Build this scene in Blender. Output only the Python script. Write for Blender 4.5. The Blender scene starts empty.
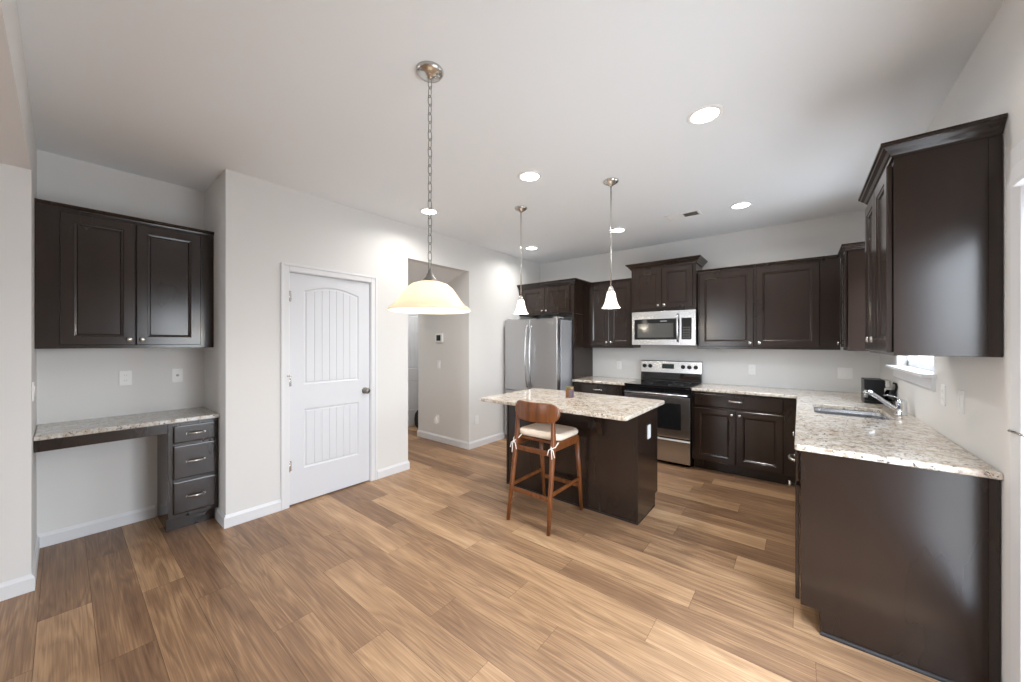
import bpy, bmesh, math, random
from mathutils import Vector, Matrix
R = math.radians
random.seed(7)
scn = bpy.context.scene
COL = scn.collection

# ------------------------------------------------------------------ camera, world, lights, exposure
XD, YB, YN, XN, YM = -3.444, 5.065, 0.782, -4.118, -0.113   # door wall, back wall, desk nook side, nook back, opening wall
ZC, XR, YC = 2.759, 0.622, 2.296                             # ceiling, sink wall, near end of sink counter
cam_d = bpy.data.cameras.new('camera'); cam = bpy.data.objects.new('camera', cam_d); COL.objects.link(cam)
cam.location = (0, 0, 1.4234); cam.rotation_euler = (R(90), 0, 0.675)
cam_d.sensor_width = 36; cam_d.lens = 36 * 359.526 / 1024; cam_d.shift_y = 0.0016; cam_d.clip_start = 0.02
scn.camera = cam
scn.view_settings.view_transform = 'Standard'; scn.view_settings.look = 'None'
scn.view_settings.gamma = 1; scn.view_settings.use_curve_mapping = False
scn.view_settings.exposure = 0.17
scn.cycles.use_denoising = True; scn.cycles.denoiser = 'OPENIMAGEDENOISE'; scn.cycles.denoising_prefilter = 'ACCURATE'
scn.cycles.max_bounces = 10; scn.cycles.diffuse_bounces = 8; scn.cycles.glossy_bounces = 4
scn.cycles.sample_clamp_indirect = 10

# outdoors: pale bright sky over a sunlit light ground
w = bpy.data.worlds.new('sky'); scn.world = w; w.use_nodes = True
WN, WL = w.node_tree.nodes, w.node_tree.links
bg = WN['Background']; bg.inputs[1].default_value = 15
_g = WN.new('ShaderNodeTexCoord'); _s = WN.new('ShaderNodeSeparateXYZ'); _r = WN.new('ShaderNodeValToRGB')
_m = WN.new('ShaderNodeMath'); _m.operation = 'MULTIPLY_ADD'; _m.inputs[1].default_value = .5; _m.inputs[2].default_value = .5
WL.new(_g.outputs['Generated'], _s.inputs[0]); WL.new(_s.outputs[2], _m.inputs[0]); WL.new(_m.outputs[0], _r.inputs[0]); WL.new(_r.outputs[0], bg.inputs[0])
_e = _r.color_ramp.elements; _e[0].position = .485; _e[0].color = (.40, .43, .46, 1); _e[1].position = .515; _e[1].color = (.86, .93, 1.0, 1)
_x = _e.new(1.0); _x.color = (.62, .78, 1.0, 1)

def area(name, loc, rot, sx, sy, power, col=(1, 1, 1), shape='RECTANGLE', spread=None):
    l = bpy.data.lights.new(name, 'AREA'); l.shape = shape; l.size = sx; l.size_y = sy
    l.energy = power; l.color = col
    if spread: l.spread = spread
    o = bpy.data.objects.new(name, l); COL.objects.link(o); o.location = loc; o.rotation_euler = rot
    return o
def portal(name, loc, rot, sx, sy):
    o = area(name, loc, rot, sx, sy, 1); o.data.cycles.is_portal = True; return o
portal('portal_living_back', (-2.375, -5.42, 1.45), (R(90), 0, 0), .95, 1.9)
portal('portal_living_left', (-5.62, -2.8, 1.4), (R(90), 0, R(-90)), 1.4, 1.8)
portal('portal_patio_door', (.745, 1.47, 1.03), (R(90), 0, R(90)), 1.26, 2.05)
portal('portal_sink_window', (.745, 3.75, 1.66), (R(90), 0, R(90)), 1.02, .86)
area('hall_fill_light', (-4.85, 3.3, 2.74), (0, 0, 0), .4, 1.4, 14, (1, .97, .93))  # unseen fill light added to brighten the far hall, no fixture behind it

# ------------------------------------------------------------------ materials
def mat(name, base=(.8, .8, .8), rough=.5, metal=0, spec=.5, coat=0, coatr=.1, emis=None, es=0, trans=0):
    m = bpy.data.materials.new(name); m.use_nodes = True
    b = m.node_tree.nodes['Principled BSDF']
    b.inputs['Base Color'].default_value = (*base, 1); b.inputs['Roughness'].default_value = rough
    b.inputs['Metallic'].default_value = metal; b.inputs['Specular IOR Level'].default_value = spec
    b.inputs['Coat Weight'].default_value = coat; b.inputs['Coat Roughness'].default_value = coatr
    b.inputs['Transmission Weight'].default_value = trans
    if emis: b.inputs['Emission Color'].default_value = (*emis, 1); b.inputs['Emission Strength'].default_value = es
    return m
def nt(m): return m.node_tree, m.node_tree.nodes, m.node_tree.links, m.node_tree.nodes['Principled BSDF']
def add(N, t, **k):
    n = N.new(t)
    for a, v in k.items():
        if a in n.inputs.keys(): n.inputs[a].default_value = v
        else: setattr(n, a, v)
    return n
def ramp(N, stops):
    r = N.new('ShaderNodeValToRGB'); e = r.color_ramp.elements
    while len(e) < len(stops): e.new(.5)
    for i, (p, c) in enumerate(stops): e[i].position = p; e[i].color = (*c, 1) if len(c) == 3 else c
    return r
def mapping(N, L, scale, coord='Object'):
    tc = N.new('ShaderNodeTexCoord'); mp = N.new('ShaderNodeMapping'); mp.inputs['Scale'].default_value = scale
    L.new(tc.outputs[coord], mp.inputs['Vector']); return mp

def wall_paint(name, c):
    m = mat(name, c, .75, spec=.25); T, N, L, B = nt(m)
    mp = mapping(N, L, (1, 1, 1)); n = add(N, 'ShaderNodeTexNoise', Scale=220.0, Detail=3.0)
    L.new(mp.outputs[0], n.inputs['Vector'])
    b = add(N, 'ShaderNodeBump', Strength=.04, Distance=.002); L.new(n.outputs['Fac'], b.inputs['Height']); L.new(b.outputs[0], B.inputs['Normal'])
    return m
M_WALL = wall_paint('wall_paint', (.745, .74, .728))
M_CEIL = wall_paint('ceiling_paint', (.86, .89, .915))
M_TRIM = mat('white_trim', (.76, .77, .79), .35)
M_DOOR = mat('white_door', (.71, .73, .77), .38)

def espresso():
    m = mat('espresso_wood', (.03, .02, .016), .19, spec=.52, coat=0); T, N, L, B = nt(m)
    mp = mapping(N, L, (6, 6, .8)); n = add(N, 'ShaderNodeTexNoise', Scale=2.5, Detail=1.0, Roughness=.4, Distortion=.2)
    L.new(mp.outputs[0], n.inputs['Vector'])
    mp2 = mapping(N, L, (1.6, 1.6, .9)); n2 = add(N, 'ShaderNodeTexNoise', Scale=2.0, Detail=1.0)
    L.new(mp2.outputs[0], n2.inputs['Vector'])
    r = ramp(N, [(.2, (.0218, .0130, .0094)), (.5, (.0230, .0138, .0100)), (.8, (.0242, .0146, .0106))]); L.new(n.outputs['Fac'], r.inputs[0])
    mx = add(N, 'ShaderNodeMix', data_type='RGBA', blend_type='MULTIPLY'); mx.inputs[0].default_value = .6
    r2 = ramp(N, [(.3, (.88, .88, .88)), (.7, (1.12, 1.1, 1.08))]); L.new(n2.outputs['Fac'], r2.inputs[0])
    L.new(r.outputs[0], mx.inputs[6]); L.new(r2.outputs[0], mx.inputs[7]); L.new(mx.outputs[2], B.inputs['Base Color'])
    return m
M_ESP = espresso()
M_TOE = mat('espresso_toe', (.014, .010, .009), .5)
M_BLACKPLASTIC = mat('black_plastic', (.009, .009, .010), .35, spec=.25)
M_RUBBER = mat('dark_rubber', (.02, .02, .022), .6)

def granite(name, tint=(1, 1, 1)):
    m = mat(name, (.6, .56, .5), .16, spec=.5, coat=.3, coatr=.06); T, N, L, B = nt(m)
    tc = N.new('ShaderNodeTexCoord')
    def noise(s, d, dist=0.0, off=0.0):
        mp = N.new('ShaderNodeMapping'); mp.inputs['Location'].default_value = (off, off * .7, off * 1.3)
        L.new(tc.outputs['Object'], mp.inputs['Vector'])
        n = add(N, 'ShaderNodeTexNoise', Scale=s * .62, Detail=d, Roughness=.66, Distortion=dist); L.new(mp.outputs[0], n.inputs['Vector']); return n
    def c(*v): return tuple(a * b for a, b in zip(v, tint))
    base = ramp(N, [(.33, c(.34, .27, .21)), (.42, c(.60, .52, .43)), (.50, c(.77, .71, .63)), (.66, c(.86, .84, .81))])
    L.new(noise(38, 6, .6).outputs['Fac'], base.inputs[0])
    tan = ramp(N, [(.52, (0, 0, 0)), (.66, (1, 1, 1))]); L.new(noise(16, 5, .8, 5).outputs['Fac'], tan.inputs[0])
    m1 = add(N, 'ShaderNodeMix', data_type='RGBA'); m1.inputs[7].default_value = (*c(.62, .48, .36), 1)
    sc = add(N, 'ShaderNodeMath', operation='MULTIPLY'); sc.inputs[1].default_value = .5; L.new(tan.outputs[0], sc.inputs[0])
    L.new(sc.outputs[0], m1.inputs[0]); L.new(base.outputs[0], m1.inputs[6])
    grey = ramp(N, [(.575, (0, 0, 0)), (.63, (1, 1, 1))]); L.new(noise(70, 4, .3, 9).outputs['Fac'], grey.inputs[0])
    m2 = add(N, 'ShaderNodeMix', data_type='RGBA'); m2.inputs[7].default_value = (*c(.24, .23, .23), 1)
    s2 = add(N, 'ShaderNodeMath', operation='MULTIPLY'); s2.inputs[1].default_value = .85; L.new(grey.outputs[0], s2.inputs[0])
    L.new(s2.outputs[0], m2.inputs[0]); L.new(m1.outputs[2], m2.inputs[6])
    dk = ramp(N, [(.60, (0, 0, 0)), (.635, (1, 1, 1))]); L.new(noise(115, 3, 0, 3).outputs['Fac'], dk.inputs[0])
    m3 = add(N, 'ShaderNodeMix', data_type='RGBA'); m3.inputs[7].default_value = (.05, .04, .04, 1)
    L.new(dk.outputs[0], m3.inputs[0]); L.new(m2.outputs[2], m3.inputs[6]); L.new(m3.outputs[2], B.inputs['Base Color'])
    return m
M_GRAN = granite('granite_counter', (.91, .885, .85))
M_GRAN_DESK = granite('granite_desk', (.74, .76, .78))

def floor_mat():
    m = mat('oak_plank_floor', (.4, .25, .15), .36, spec=.4); T, N, L, B = nt(m)
    at = N.new('ShaderNodeAttribute'); at.attribute_name = 'plank'
    sep = N.new('ShaderNodeSeparateColor'); L.new(at.outputs['Color'], sep.inputs[0])
    tc = N.new('ShaderNodeTexCoord')
    off = N.new('ShaderNodeCombineXYZ')
    k = add(N, 'ShaderNodeMath', operation='MULTIPLY'); k.inputs[1].default_value = 37.0; L.new(sep.outputs[1], k.inputs[0])
    k2 = add(N, 'ShaderNodeMath', operation='MULTIPLY'); k2.inputs[1].default_value = 19.0; L.new(sep.outputs[2], k2.inputs[0])
    L.new(k.outputs[0], off.inputs[0]); L.new(k2.outputs[0], off.inputs[1])
    av = N.new('ShaderNodeVectorMath'); av.operation = 'ADD'; L.new(tc.outputs['Object'], av.inputs[0]); L.new(off.outputs[0], av.inputs[1])
    def noise(scale, s, d, dist):
        mp = N.new('ShaderNodeMapping'); mp.inputs['Scale'].default_value = scale; L.new(av.outputs[0], mp.inputs['Vector'])
        n = add(N, 'ShaderNodeTexNoise', Scale=s, Detail=d, Roughness=.55, Distortion=dist); L.new(mp.outputs[0], n.inputs['Vector']); return n
    broad = noise((.55, 5.5, 1), 2.0, 2, .6)      # wide lengthwise streaks, like strips in a plank
    cath = noise((.55, 6.0, 1), 2.0, 1.5, .5)      # cathedral figure, contoured below
    fine = noise((1.1, 52, 1), 3.0, 5, .15)
    cm = add(N, 'ShaderNodeMath', operation='MULTIPLY'); cm.inputs[1].default_value = 15.0; L.new(cath.outputs['Fac'], cm.inputs[0])
    fr = add(N, 'ShaderNodeMath', operation='PINGPONG'); fr.inputs[1].default_value = 1.0; L.new(cm.outputs[0], fr.inputs[0])
    # value = tone*.5 + broad + fine + rings
    def madd(a, mul, b):
        q = add(N, 'ShaderNodeMath', operation='MULTIPLY_ADD'); L.new(a, q.inputs[0]); q.inputs[1].default_value = mul
        if isinstance(b, float): q.inputs[2].default_value = b
        else: L.new(b, q.inputs[2])
        return q.outputs[0]
    v = madd(sep.outputs[0], .80, -.545)
    v = madd(broad.outputs['Fac'], .55, v)
    v = madd(fine.outputs['Fac'], .62, v)
    v = madd(fr.outputs[0], .14, v)
    r = ramp(N, [(.0, (.15, .082, .048)), (.25, (.26, .150, .082)), (.5, (.43, .265, .145)), (.72, (.59, .395, .235)), (1, (.75, .56, .37))])
    L.new(v, r.inputs[0]); L.new(r.outputs[0], B.inputs['Base Color'])
    rr = add(N, 'ShaderNodeMapRange'); rr.inputs[3].default_value = .30; rr.inputs[4].default_value = .46
    L.new(fine.outputs['Fac'], rr.inputs[0]); L.new(rr.outputs[0], B.inputs['Roughness'])
    bp = add(N, 'ShaderNodeBump', Strength=.12, Distance=.001); L.new(fine.outputs['Fac'], bp.inputs['Height']); L.new(bp.outputs[0], B.inputs['Normal'])
    return m
M_FLOOR = floor_mat()
M_SEAM = mat('plank_seam', (.09, .05, .03), .6)

def steel(name, c=(.60, .60, .61), rough=.26, horiz=True):
    m = mat(name, c, rough, metal=1); T, N, L, B = nt(m)
    mp = mapping(N, L, (1, 1, 160) if horiz else (160, 160, 1)); n = add(N, 'ShaderNodeTexNoise', Scale=3.0, Detail=3.0)
    L.new(mp.outputs[0], n.inputs['Vector'])
    r = add(N, 'ShaderNodeMapRange'); r.inputs[3].default_value = rough - .015; r.inputs[4].default_value = rough + .02
    L.new(n.outputs['Fac'], r.inputs[0]); L.new(r.outputs[0], B.inputs['Roughness'])
    return m
M_STEEL = steel('brushed_steel')
M_FRIDGE = steel('fridge_steel', (.52, .52, .53), .30, False)
M_FRIDGESIDE = mat('fridge_side_grey', (.50, .52, .56), .35, metal=.5)
M_CHROME = mat('chrome', (.80, .81, .83), .09, metal=1)
M_NICKEL = mat('satin_nickel', (.62, .60, .57), .25, metal=1)
M_NICKEL_DK = mat('dark_nickel', (.30, .29, .27), .3, metal=1)
M_BLACKGLASS = mat('black_glass', (.008, .008, .009), .06, coat=.5, coatr=.03)
M_OVENGLASS = mat('oven_glass', (.012, .012, .013), .12)
M_MWGLASS = mat('microwave_window', (.09, .09, .085), .12)
M_STOOL = None
def stool_wood():
    m = mat('walnut_stool_wood', (.2, .08, .03), .33, coat=.2, coatr=.2); T, N, L, B = nt(m)
    mp = mapping(N, L, (14, 14, 1.5)); n = add(N, 'ShaderNodeTexNoise', Scale=2.5, Detail=5.0, Distortion=.5); L.new(mp.outputs[0], n.inputs['Vector'])
    r = ramp(N, [(.3, (.105, .031, .009)), (.55, (.18, .057, .014)), (.8, (.25, .09, .023))]); L.new(n.outputs['Fac'], r.inputs[0]); L.new(r.outputs[0], B.inputs['Base Color'])
    return m
M_STOOL = stool_wood()
M_CUSH = mat('cream_fabric', (.80, .70, .58), .9, spec=.1)
M_TIE = mat('cream_tie', (.85, .80, .74), .8)
M_PLATE = mat('white_plastic', (.86, .86, .85), .4)
M_PLATESLOT = mat('outlet_slot', (.45, .44, .42), .5)
def shade_mat(name, c, em, es):
    m = bpy.data.materials.new(name); m.use_nodes = True; N = m.node_tree.nodes; L = m.node_tree.links; b = N['Principled BSDF']; o = N['Material Output']
    b.inputs['Base Color'].default_value = (*c, 1); b.inputs['Roughness'].default_value = .3
    b.inputs['Emission Color'].default_value = (*em, 1); b.inputs['Emission Strength'].default_value = es
    t = N.new('ShaderNodeBsdfTranslucent'); t.inputs[0].default_value = (*c, 1); x = N.new('ShaderNodeMixShader'); x.inputs[0].default_value = .5
    L.new(b.outputs[0], x.inputs[1]); L.new(t.outputs[0], x.inputs[2]); L.new(x.outputs[0], o.inputs[0]); return m
M_ALAB = shade_mat('alabaster_glass', (.80, .735, .63), (1.0, .90, .74), .12)
M_FROST = mat('frosted_glass', (.95, .93, .88), .3, emis=(1, .93, .80), es=1.6)
M_BULB = mat('bulb', (1, 1, 1), .5, emis=(1, .93, .82), es=14)
M_CAN = mat('can_light_lens', (1, 1, 1), .5, emis=(1, .97, .92), es=14)
M_SCREEN = mat('thermostat_screen', (.02, .03, .03), .15)
M_CLOCK = mat('oven_clock', (.01, .015, .015), .1, emis=(.2, .8, .7), es=.01)
M_AMBER = mat('amber_glass', (.20, .085, .012), .15, coat=.3)
M_LABEL = mat('mauve_label', (.10, .065, .09), .5)
M_LID = mat('olive_lid', (.16, .13, .05), .4)
M_BAG = mat('black_fabric', (.012, .012, .012), .8)
M_VOID = mat('vent_dark', (.10, .10, .10), .8)
def glass_mat():
    m = bpy.data.materials.new('window_glass'); m.use_nodes = True; N = m.node_tree.nodes; L = m.node_tree.links; N.clear()
    o = N.new('ShaderNodeOutputMaterial'); t = N.new('ShaderNodeBsdfTransparent'); g = N.new('ShaderNodeBsdfGlossy'); g.inputs['Roughness'].default_value = .02
    x = N.new('ShaderNodeMixShader'); f = N.new('ShaderNodeFresnel'); f.inputs[0].default_value = 1.45
    ge = N.new('ShaderNodeNewGeometry'); inv = N.new('ShaderNodeMath'); inv.operation = 'SUBTRACT'; inv.inputs[0].default_value = 1.0
    mu = N.new('ShaderNodeMath'); mu.operation = 'MULTIPLY'; L.new(ge.outputs['Backfacing'], inv.inputs[1]); L.new(inv.outputs[0], mu.inputs[0]); L.new(f.outputs[0], mu.inputs[1])
    L.new(mu.outputs[0], x.inputs[0]); L.new(t.outputs[0], x.inputs[1]); L.new(g.outputs[0], x.inputs[2]); L.new(x.outputs[0], o.inputs[0]); return m
M_GLASS = glass_mat()

# ------------------------------------------------------------------ mesh helpers
def bm_new(): return bmesh.new()
def box(bm, x0, x1, y0, y1, z0, z1, mi=0):
    vs = [bm.verts.new(p) for p in ((x0, y0, z0), (x1, y0, z0), (x1, y1, z0), (x0, y1, z0), (x0, y0, z1), (x1, y0, z1), (x1, y1, z1), (x0, y1, z1))]
    for f in ((0, 3, 2, 1), (4, 5, 6, 7), (0, 1, 5, 4), (1, 2, 6, 5), (2, 3, 7, 6), (3, 0, 4, 7)):
        bm.faces.new([vs[i] for i in f]).material_index = mi
    return bm
def loft(bm, rings, closed=True, cap0=True, cap1=True, mi=0, smooth=False):
    vr = [[bm.verts.new(p) for p in r] for r in rings]
    n = len(rings[0])
    for a, b in zip(vr, vr[1:]):
        for i in range(n if closed else n - 1):
            j = (i + 1) % n
            f = bm.faces.new((a[i], a[j], b[j], b[i])); f.material_index = mi; f.smooth = smooth
    if cap0: f = bm.faces.new(list(reversed(vr[0]))); f.material_index = mi
    if cap1: f = bm.faces.new(vr[-1]); f.material_index = mi
    return vr
def lathe(bm, prof, c=(0, 0, 0), seg=32, cap0=True, cap1=True, mi=0):
    rings = [[(c[0] + r * math.cos(2 * math.pi * k / seg), c[1] + r * math.sin(2 * math.pi * k / seg), c[2] + z) for k in range(seg)] for r, z in prof]
    loft(bm, rings, cap0=cap0, cap1=cap1, mi=mi, smooth=True)
def tube(bm, pts, rad, seg=12, mi=0, flat=1.0, caps=True):
    pts = [Vector(p) for p in pts]; n = len(pts)
    if not hasattr(rad, '__len__'): rad = [rad] * n
    rings = []; up = None
    for i, p in enumerate(pts):
        t = (pts[min(i + 1, n - 1)] - pts[max(i - 1, 0)]).normalized()
        if up is None:
            up = Vector((0, 0, 1)) if abs(t.z) < .9 else Vector((1, 0, 0))
        a = t.cross(up).normalized(); b = a.cross(t).normalized(); up = b
        rings.append([tuple(p + rad[i] * (math.cos(2 * math.pi * k / seg) * a + flat * math.sin(2 * math.pi * k / seg) * b)) for k in range(seg)])
    loft(bm, rings, cap0=caps, cap1=caps, mi=mi, smooth=True)
def rrect(x0, x1, y0, y1, r, n=5):
    out = []
    for cx, cy, a0 in ((x1 - r, y1 - r, 0), (x0 + r, y1 - r, 90), (x0 + r, y0 + r, 180), (x1 - r, y0 + r, 270)):
        for k in range(n + 1):
            a = R(a0 + 90 * k / n); out.append((cx + r * math.cos(a), cy + r * math.sin(a)))
    return out
def rslab(bm, x0, x1, y0, y1, z0, z1, r, e=.004, mi=0):
    """rounded-corner slab with eased edges"""
    rings = []
    for z, d in ((z0, e), (z0 + e, 0), (z1 - e, 0), (z1 - e * .3, e * .35), (z1, e)):
        rings.append([(x, y, z) for x, y in rrect(x0 + d, x1 - d, y0 + d, y1 - d, max(r - d, .001))])
    loft(bm, rings, mi=mi)
def finish(name, bm, mats, parent=None, bevel=0, loc=None, rz=0, autosm=False):
    bmesh.ops.recalc_face_normals(bm, faces=bm.faces)
    me = bpy.data.meshes.new(name); bm.to_mesh(me); bm.free()
    for m in (mats if isinstance(mats, (list, tuple)) else [mats]): me.materials.append(m)
    o = bpy.data.objects.new(name, me); COL.objects.link(o)
    if parent: o.parent = parent
    if loc: o.location = loc
    if rz: o.rotation_euler.z = rz
    if bevel:
        b = o.modifiers.new('bevel', 'BEVEL'); b.width = bevel; b.segments = 2; b.limit_method = 'ANGLE'; b.angle_limit = R(40)
    return o
def tag(o, label=None, cat=None, group=None, kind=None):
    if label: o['label'] = label
    if cat: o['category'] = cat
    if group: o['group'] = group
    if kind: o['kind'] = kind
    return o
def thing(name, label, cat, loc=(0, 0, 0), rz=0, group=None):
    o = bpy.data.objects.new(name, None); COL.objects.link(o); o.location = loc; o.rotation_euler.z = rz
    return tag(o, label, cat, group)
def struct(name, bm, m, bevel=0):
    return tag(finish(name, bm, m, bevel=bevel), kind='structure')
def copy_tree(root, loc, rz=None, label=None):
    r = root.copy(); COL.objects.link(r); r.location = loc
    if rz is not None: r.rotation_euler.z = rz
    if label: r['label'] = label
    for ch in list(root.children):
        c = ch.copy(); COL.objects.link(c); c.parent = r
        for g in list(ch.children):
            d = g.copy(); COL.objects.link(d); d.parent = c
    return r
def wall(name, axis, p0, p1, u0, u1, z0, z1, holes=(), m=None):
    """axis 'x': wall plane at constant X between p0,p1, u runs along Y"""
    bm = bm_new()
    us = sorted({u0, u1, *[h[0] for h in holes], *[h[1] for h in holes]}); zs = sorted({z0, z1, *[h[2] for h in holes], *[h[3] for h in holes]})
    def solid(i, j):
        if not (0 <= i < len(us) - 1 and 0 <= j < len(zs) - 1): return False
        cu, cz = (us[i] + us[i + 1]) / 2, (zs[j] + zs[j + 1]) / 2
        return not any(h[0] < cu < h[1] and h[2] < cz < h[3] for h in holes)
    P = (lambda p, u, z: (p, u, z)) if axis == 'x' else (lambda p, u, z: (u, p, z))
    def quad(*pts): bm.faces.new([bm.verts.new(q) for q in pts])
    for i in range(len(us) - 1):
        for j in range(len(zs) - 1):
            if not solid(i, j): continue
            a, b, c, d = us[i], us[i + 1], zs[j], zs[j + 1]
            for p in (p0, p1): quad(P(p, a, c), P(p, b, c), P(p, b, d), P(p, a, d))
            if not solid(i - 1, j): quad(P(p0, a, c), P(p1, a, c), P(p1, a, d), P(p0, a, d))
            if not solid(i + 1, j): quad(P(p0, b, c), P(p1, b, c), P(p1, b, d), P(p0, b, d))
            if not solid(i, j - 1): quad(P(p0, a, c), P(p1, a, c), P(p1, b, c), P(p0, b, c))
            if not solid(i, j + 1): quad(P(p0, a, d), P(p1, a, d), P(p1, b, d), P(p0, b, d))
    bmesh.ops.remove_doubles(bm, verts=bm.verts, dist=1e-5)
    return struct(name, bm, m or M_WALL)

# ------------------------------------------------------------------ room shell
TH = .115
HY0, HY1, HZ = 2.429, 3.385, 2.375      # hall opening
DY0, DY1, DZ = 1.213, 1.985, 2.048      # pantry door hole
PY0, PY1, PZ = .84, 2.10, 2.05          # patio door
WY0, WY1, WZ0, WZ1 = 3.24, 4.26, 1.235, 2.09
FX0, FX1, FY0, FY1 = -5.6, XR + .115, -5.4, 5.3

# floor: staggered 1.22 m planks running left-right
FL = {-1: (-3.03, {0: .32, 1: .62}), 0: (-2.41, {-1: .2, 0: .36, 1: .16}), 1: (-2.918, {0: .60, 1: .48}),
      2: (-2.612, {0: .24, 1: .36}), 3: (-2.015, {0: .50, 1: .50, -1: .45}), 4: (-1.60, {-1: .33, 0: .52, 1: .66}),
      5: (-1.087, {-1: .50, 0: .62, 1: .78}), 6: (-1.498, {-1: .62, 0: .50, 1: .46}), 7: (-.948, {-1: .72, 0: .60, 1: .56}),
      8: (-1.266, {-1: .36, 0: .52, 1: .66}), 9: (-.576, {-2: .48, -1: .74, 0: .66, 1: .72}), 10: (-1.165, {-1: .72, 0: .54, 1: .42, 2: .30}),
      11: (-.467, {-1: .62, 0: .70, 1: .52}), 12: (-1.246, {0: .46, 1: .58, 2: .66}), 13: (-.835, {0: .38, 1: .62}),
      14: (-.326, {-1: .42, 0: .50, 1: .74}), 15: (-.733, {0: .56, 1: .34}), 16: (-.188, {0: .76, 1: .50}), 19: (-.407, {0: .66, 1: .42})}
RW, PL, Y0 = .1815, 1.22, .100
bm = bm_new(); lay = bm.loops.layers.color.new('plank')
box(bm, FX0, FX1, FY0, YM, -.05, -.0012, 1); box(bm, FX0, XR + TH, YM, FY1, -.05, -.0012, 1)
r0, r1 = int((FY0 - Y0) // RW), int((FY1 - Y0) // RW) + 1
rnd = random.Random(3)
for r in range(r0, r1 + 1):
    ya, yb = max(FY0, Y0 + r * RW), min(FY1, Y0 + (r + 1) * RW)
    if yb <= ya: continue
    seam, tones = FL.get(r, (rnd.uniform(-1.2, 0), {}))
    k0 = int((FX0 - seam) // PL)
    for k in range(k0, int((FX1 - seam) // PL) + 1):
        xa, xb = max(FX0, seam + k * PL), min(FX1, seam + (k + 1) * PL)
        if yb > YM + .01: xb = min(xb, XR + TH)
        if xb <= xa: continue
        tone = tones.get(k + 1, rnd.choice((.28, .4, .48, .55, .62, .7)))
        g = .0007
        f = bm.faces.new([bm.verts.new(p) for p in ((xa + g, ya + g, 0), (xb - g, ya + g, 0), (xb - g, yb - g, 0), (xa + g, yb - g, 0))])
        cc = (tone, rnd.random(), rnd.random(), 1)
        for l in f.loops: l[lay] = cc
me = bpy.data.meshes.new('floor'); bm.to_mesh(me); bm.free(); me.materials.append(M_FLOOR); me.materials.append(M_SEAM)
fo = bpy.data.objects.new('floor', me); COL.objects.link(fo); tag(fo, kind='structure')
cb = box(bm_new(), FX0, FX1, FY0, YM, ZC, ZC + .08); box(cb, FX0, XR + TH, YM, FY1, ZC, ZC + .08)
struct('ceiling', cb, M_CEIL)

wall('wall_left', 'x', XD - TH, XD, YN, YB, 0, ZC, [(DY0, DY1, 0, DZ), (HY0, HY1, 0, HZ)])
wall('wall_back', 'y', YB, YB + TH, FX0, XR + TH, 0, ZC)
wall('wall_right', 'x', XR, XR + TH, YM, YB, 0, ZC, [(PY0, PY1, 0, PZ), (WY0, WY1, WZ0, WZ1)])
wall('wall_nook_back', 'x', XN - TH, XN, YM, YN + TH, 0, ZC)
wall('wall_nook_side', 'y', YN, YN + TH, XN, XD - TH, 0, ZC)
# wall with the wide cased opening the camera stands in
wall('wall_front', 'y', YM - TH, YM, FX0, FX1, 0, ZC, [(XD, XR, 0, 2.415)])
# hall beyond the opening
wall('wall_hall_side', 'y', HY1, HY1 + TH, -4.54, XD - TH, 0, ZC)
wall('wall_hall_return', 'x', -4.54, -4.54 + TH, HY1 + TH, YB, 0, ZC)
wall('wall_hall_near', 'y', HY0 - TH, HY0, -4.54, XD - TH, 0, ZC)
wall('wall_hall_far', 'x', -5.28, -5.165, YN + TH, YB, 0, ZC)
# living room around the viewpoint
wall('wall_living_back', 'y', FY0, FY0 + TH, FX0, FX1, 0, ZC, [(-2.85, -1.9, .5, 2.4)])
wall('wall_living_left', 'x', FX0, FX0 + TH, FY0, FY1, 0, ZC, [(-3.5, -2.1, .5, 2.3)])
wall('wall_living_right', 'x', FX1 - TH, FX1, FY0, YM, 0, ZC)
# sloped underside over the hall entry (stair soffit)
bm = bm_new(); loft(bm, [[(XD - TH, y, 2.375), (-4.54, y, 2.01), (-4.54, y, 2.70), (XD - TH, y, 2.70)] for y in (HY0, HY1)])
tag(finish('trim_1', bm, M_WALL), kind='structure')

# baseboards
def base(name, pts, h=.095, t=.013):
    """pts: polyline (x,y) walked with the room on the left-hand side"""
    bm = bm_new()
    prof = [(0, 0), (t, 0), (t, h * .78), (t * .55, h * .9), (t * .3, h), (0, h)]
    P = [Vector(p) for p in pts]; rings = []
    for i, p in enumerate(P):
        d0 = (P[i] - P[i - 1]).normalized() if i else None; d1 = (P[i + 1] - P[i]).normalized() if i < len(P) - 1 else None
        n0 = Vector((-d0.y, d0.x)) if d0 else None; n1 = Vector((-d1.y, d1.x)) if d1 else None
        n = (n0 + n1) if (n0 and n1) else (n0 or n1)
        rings.append([(p.x + n.x * o, p.y + n.y * o, z) for o, z in prof])
    loft(bm, rings)
    # quarter round shoe
    rings = []
    sp = [(t, 0)] + [(t + .013 * math.cos(R(a)), .018 * math.sin(R(a))) for a in (0, 30, 60, 90)]
    return tag(finish(name, bm, M_TRIM), kind='structure')
base('baseboard_nook', [(XD, YM - TH), (XD, YM), (XN, YM), (XN, .47)][::-1])
base('baseboard_left', [(-3.70, YN), (XD, YN), (XD, 1.159)][::-1])
base('baseboard_door_wall', [(XD, 2.049), (XD, HY0), (XD - TH, HY0)][::-1])
base('baseboard_hall', [(-4.54, 4.4), (-4.54, HY1), (XD, HY1), (XD, 4.9)][::-1])
base('baseboard_right', [(XR, YM), (XR, PY0 - .09)])

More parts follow.
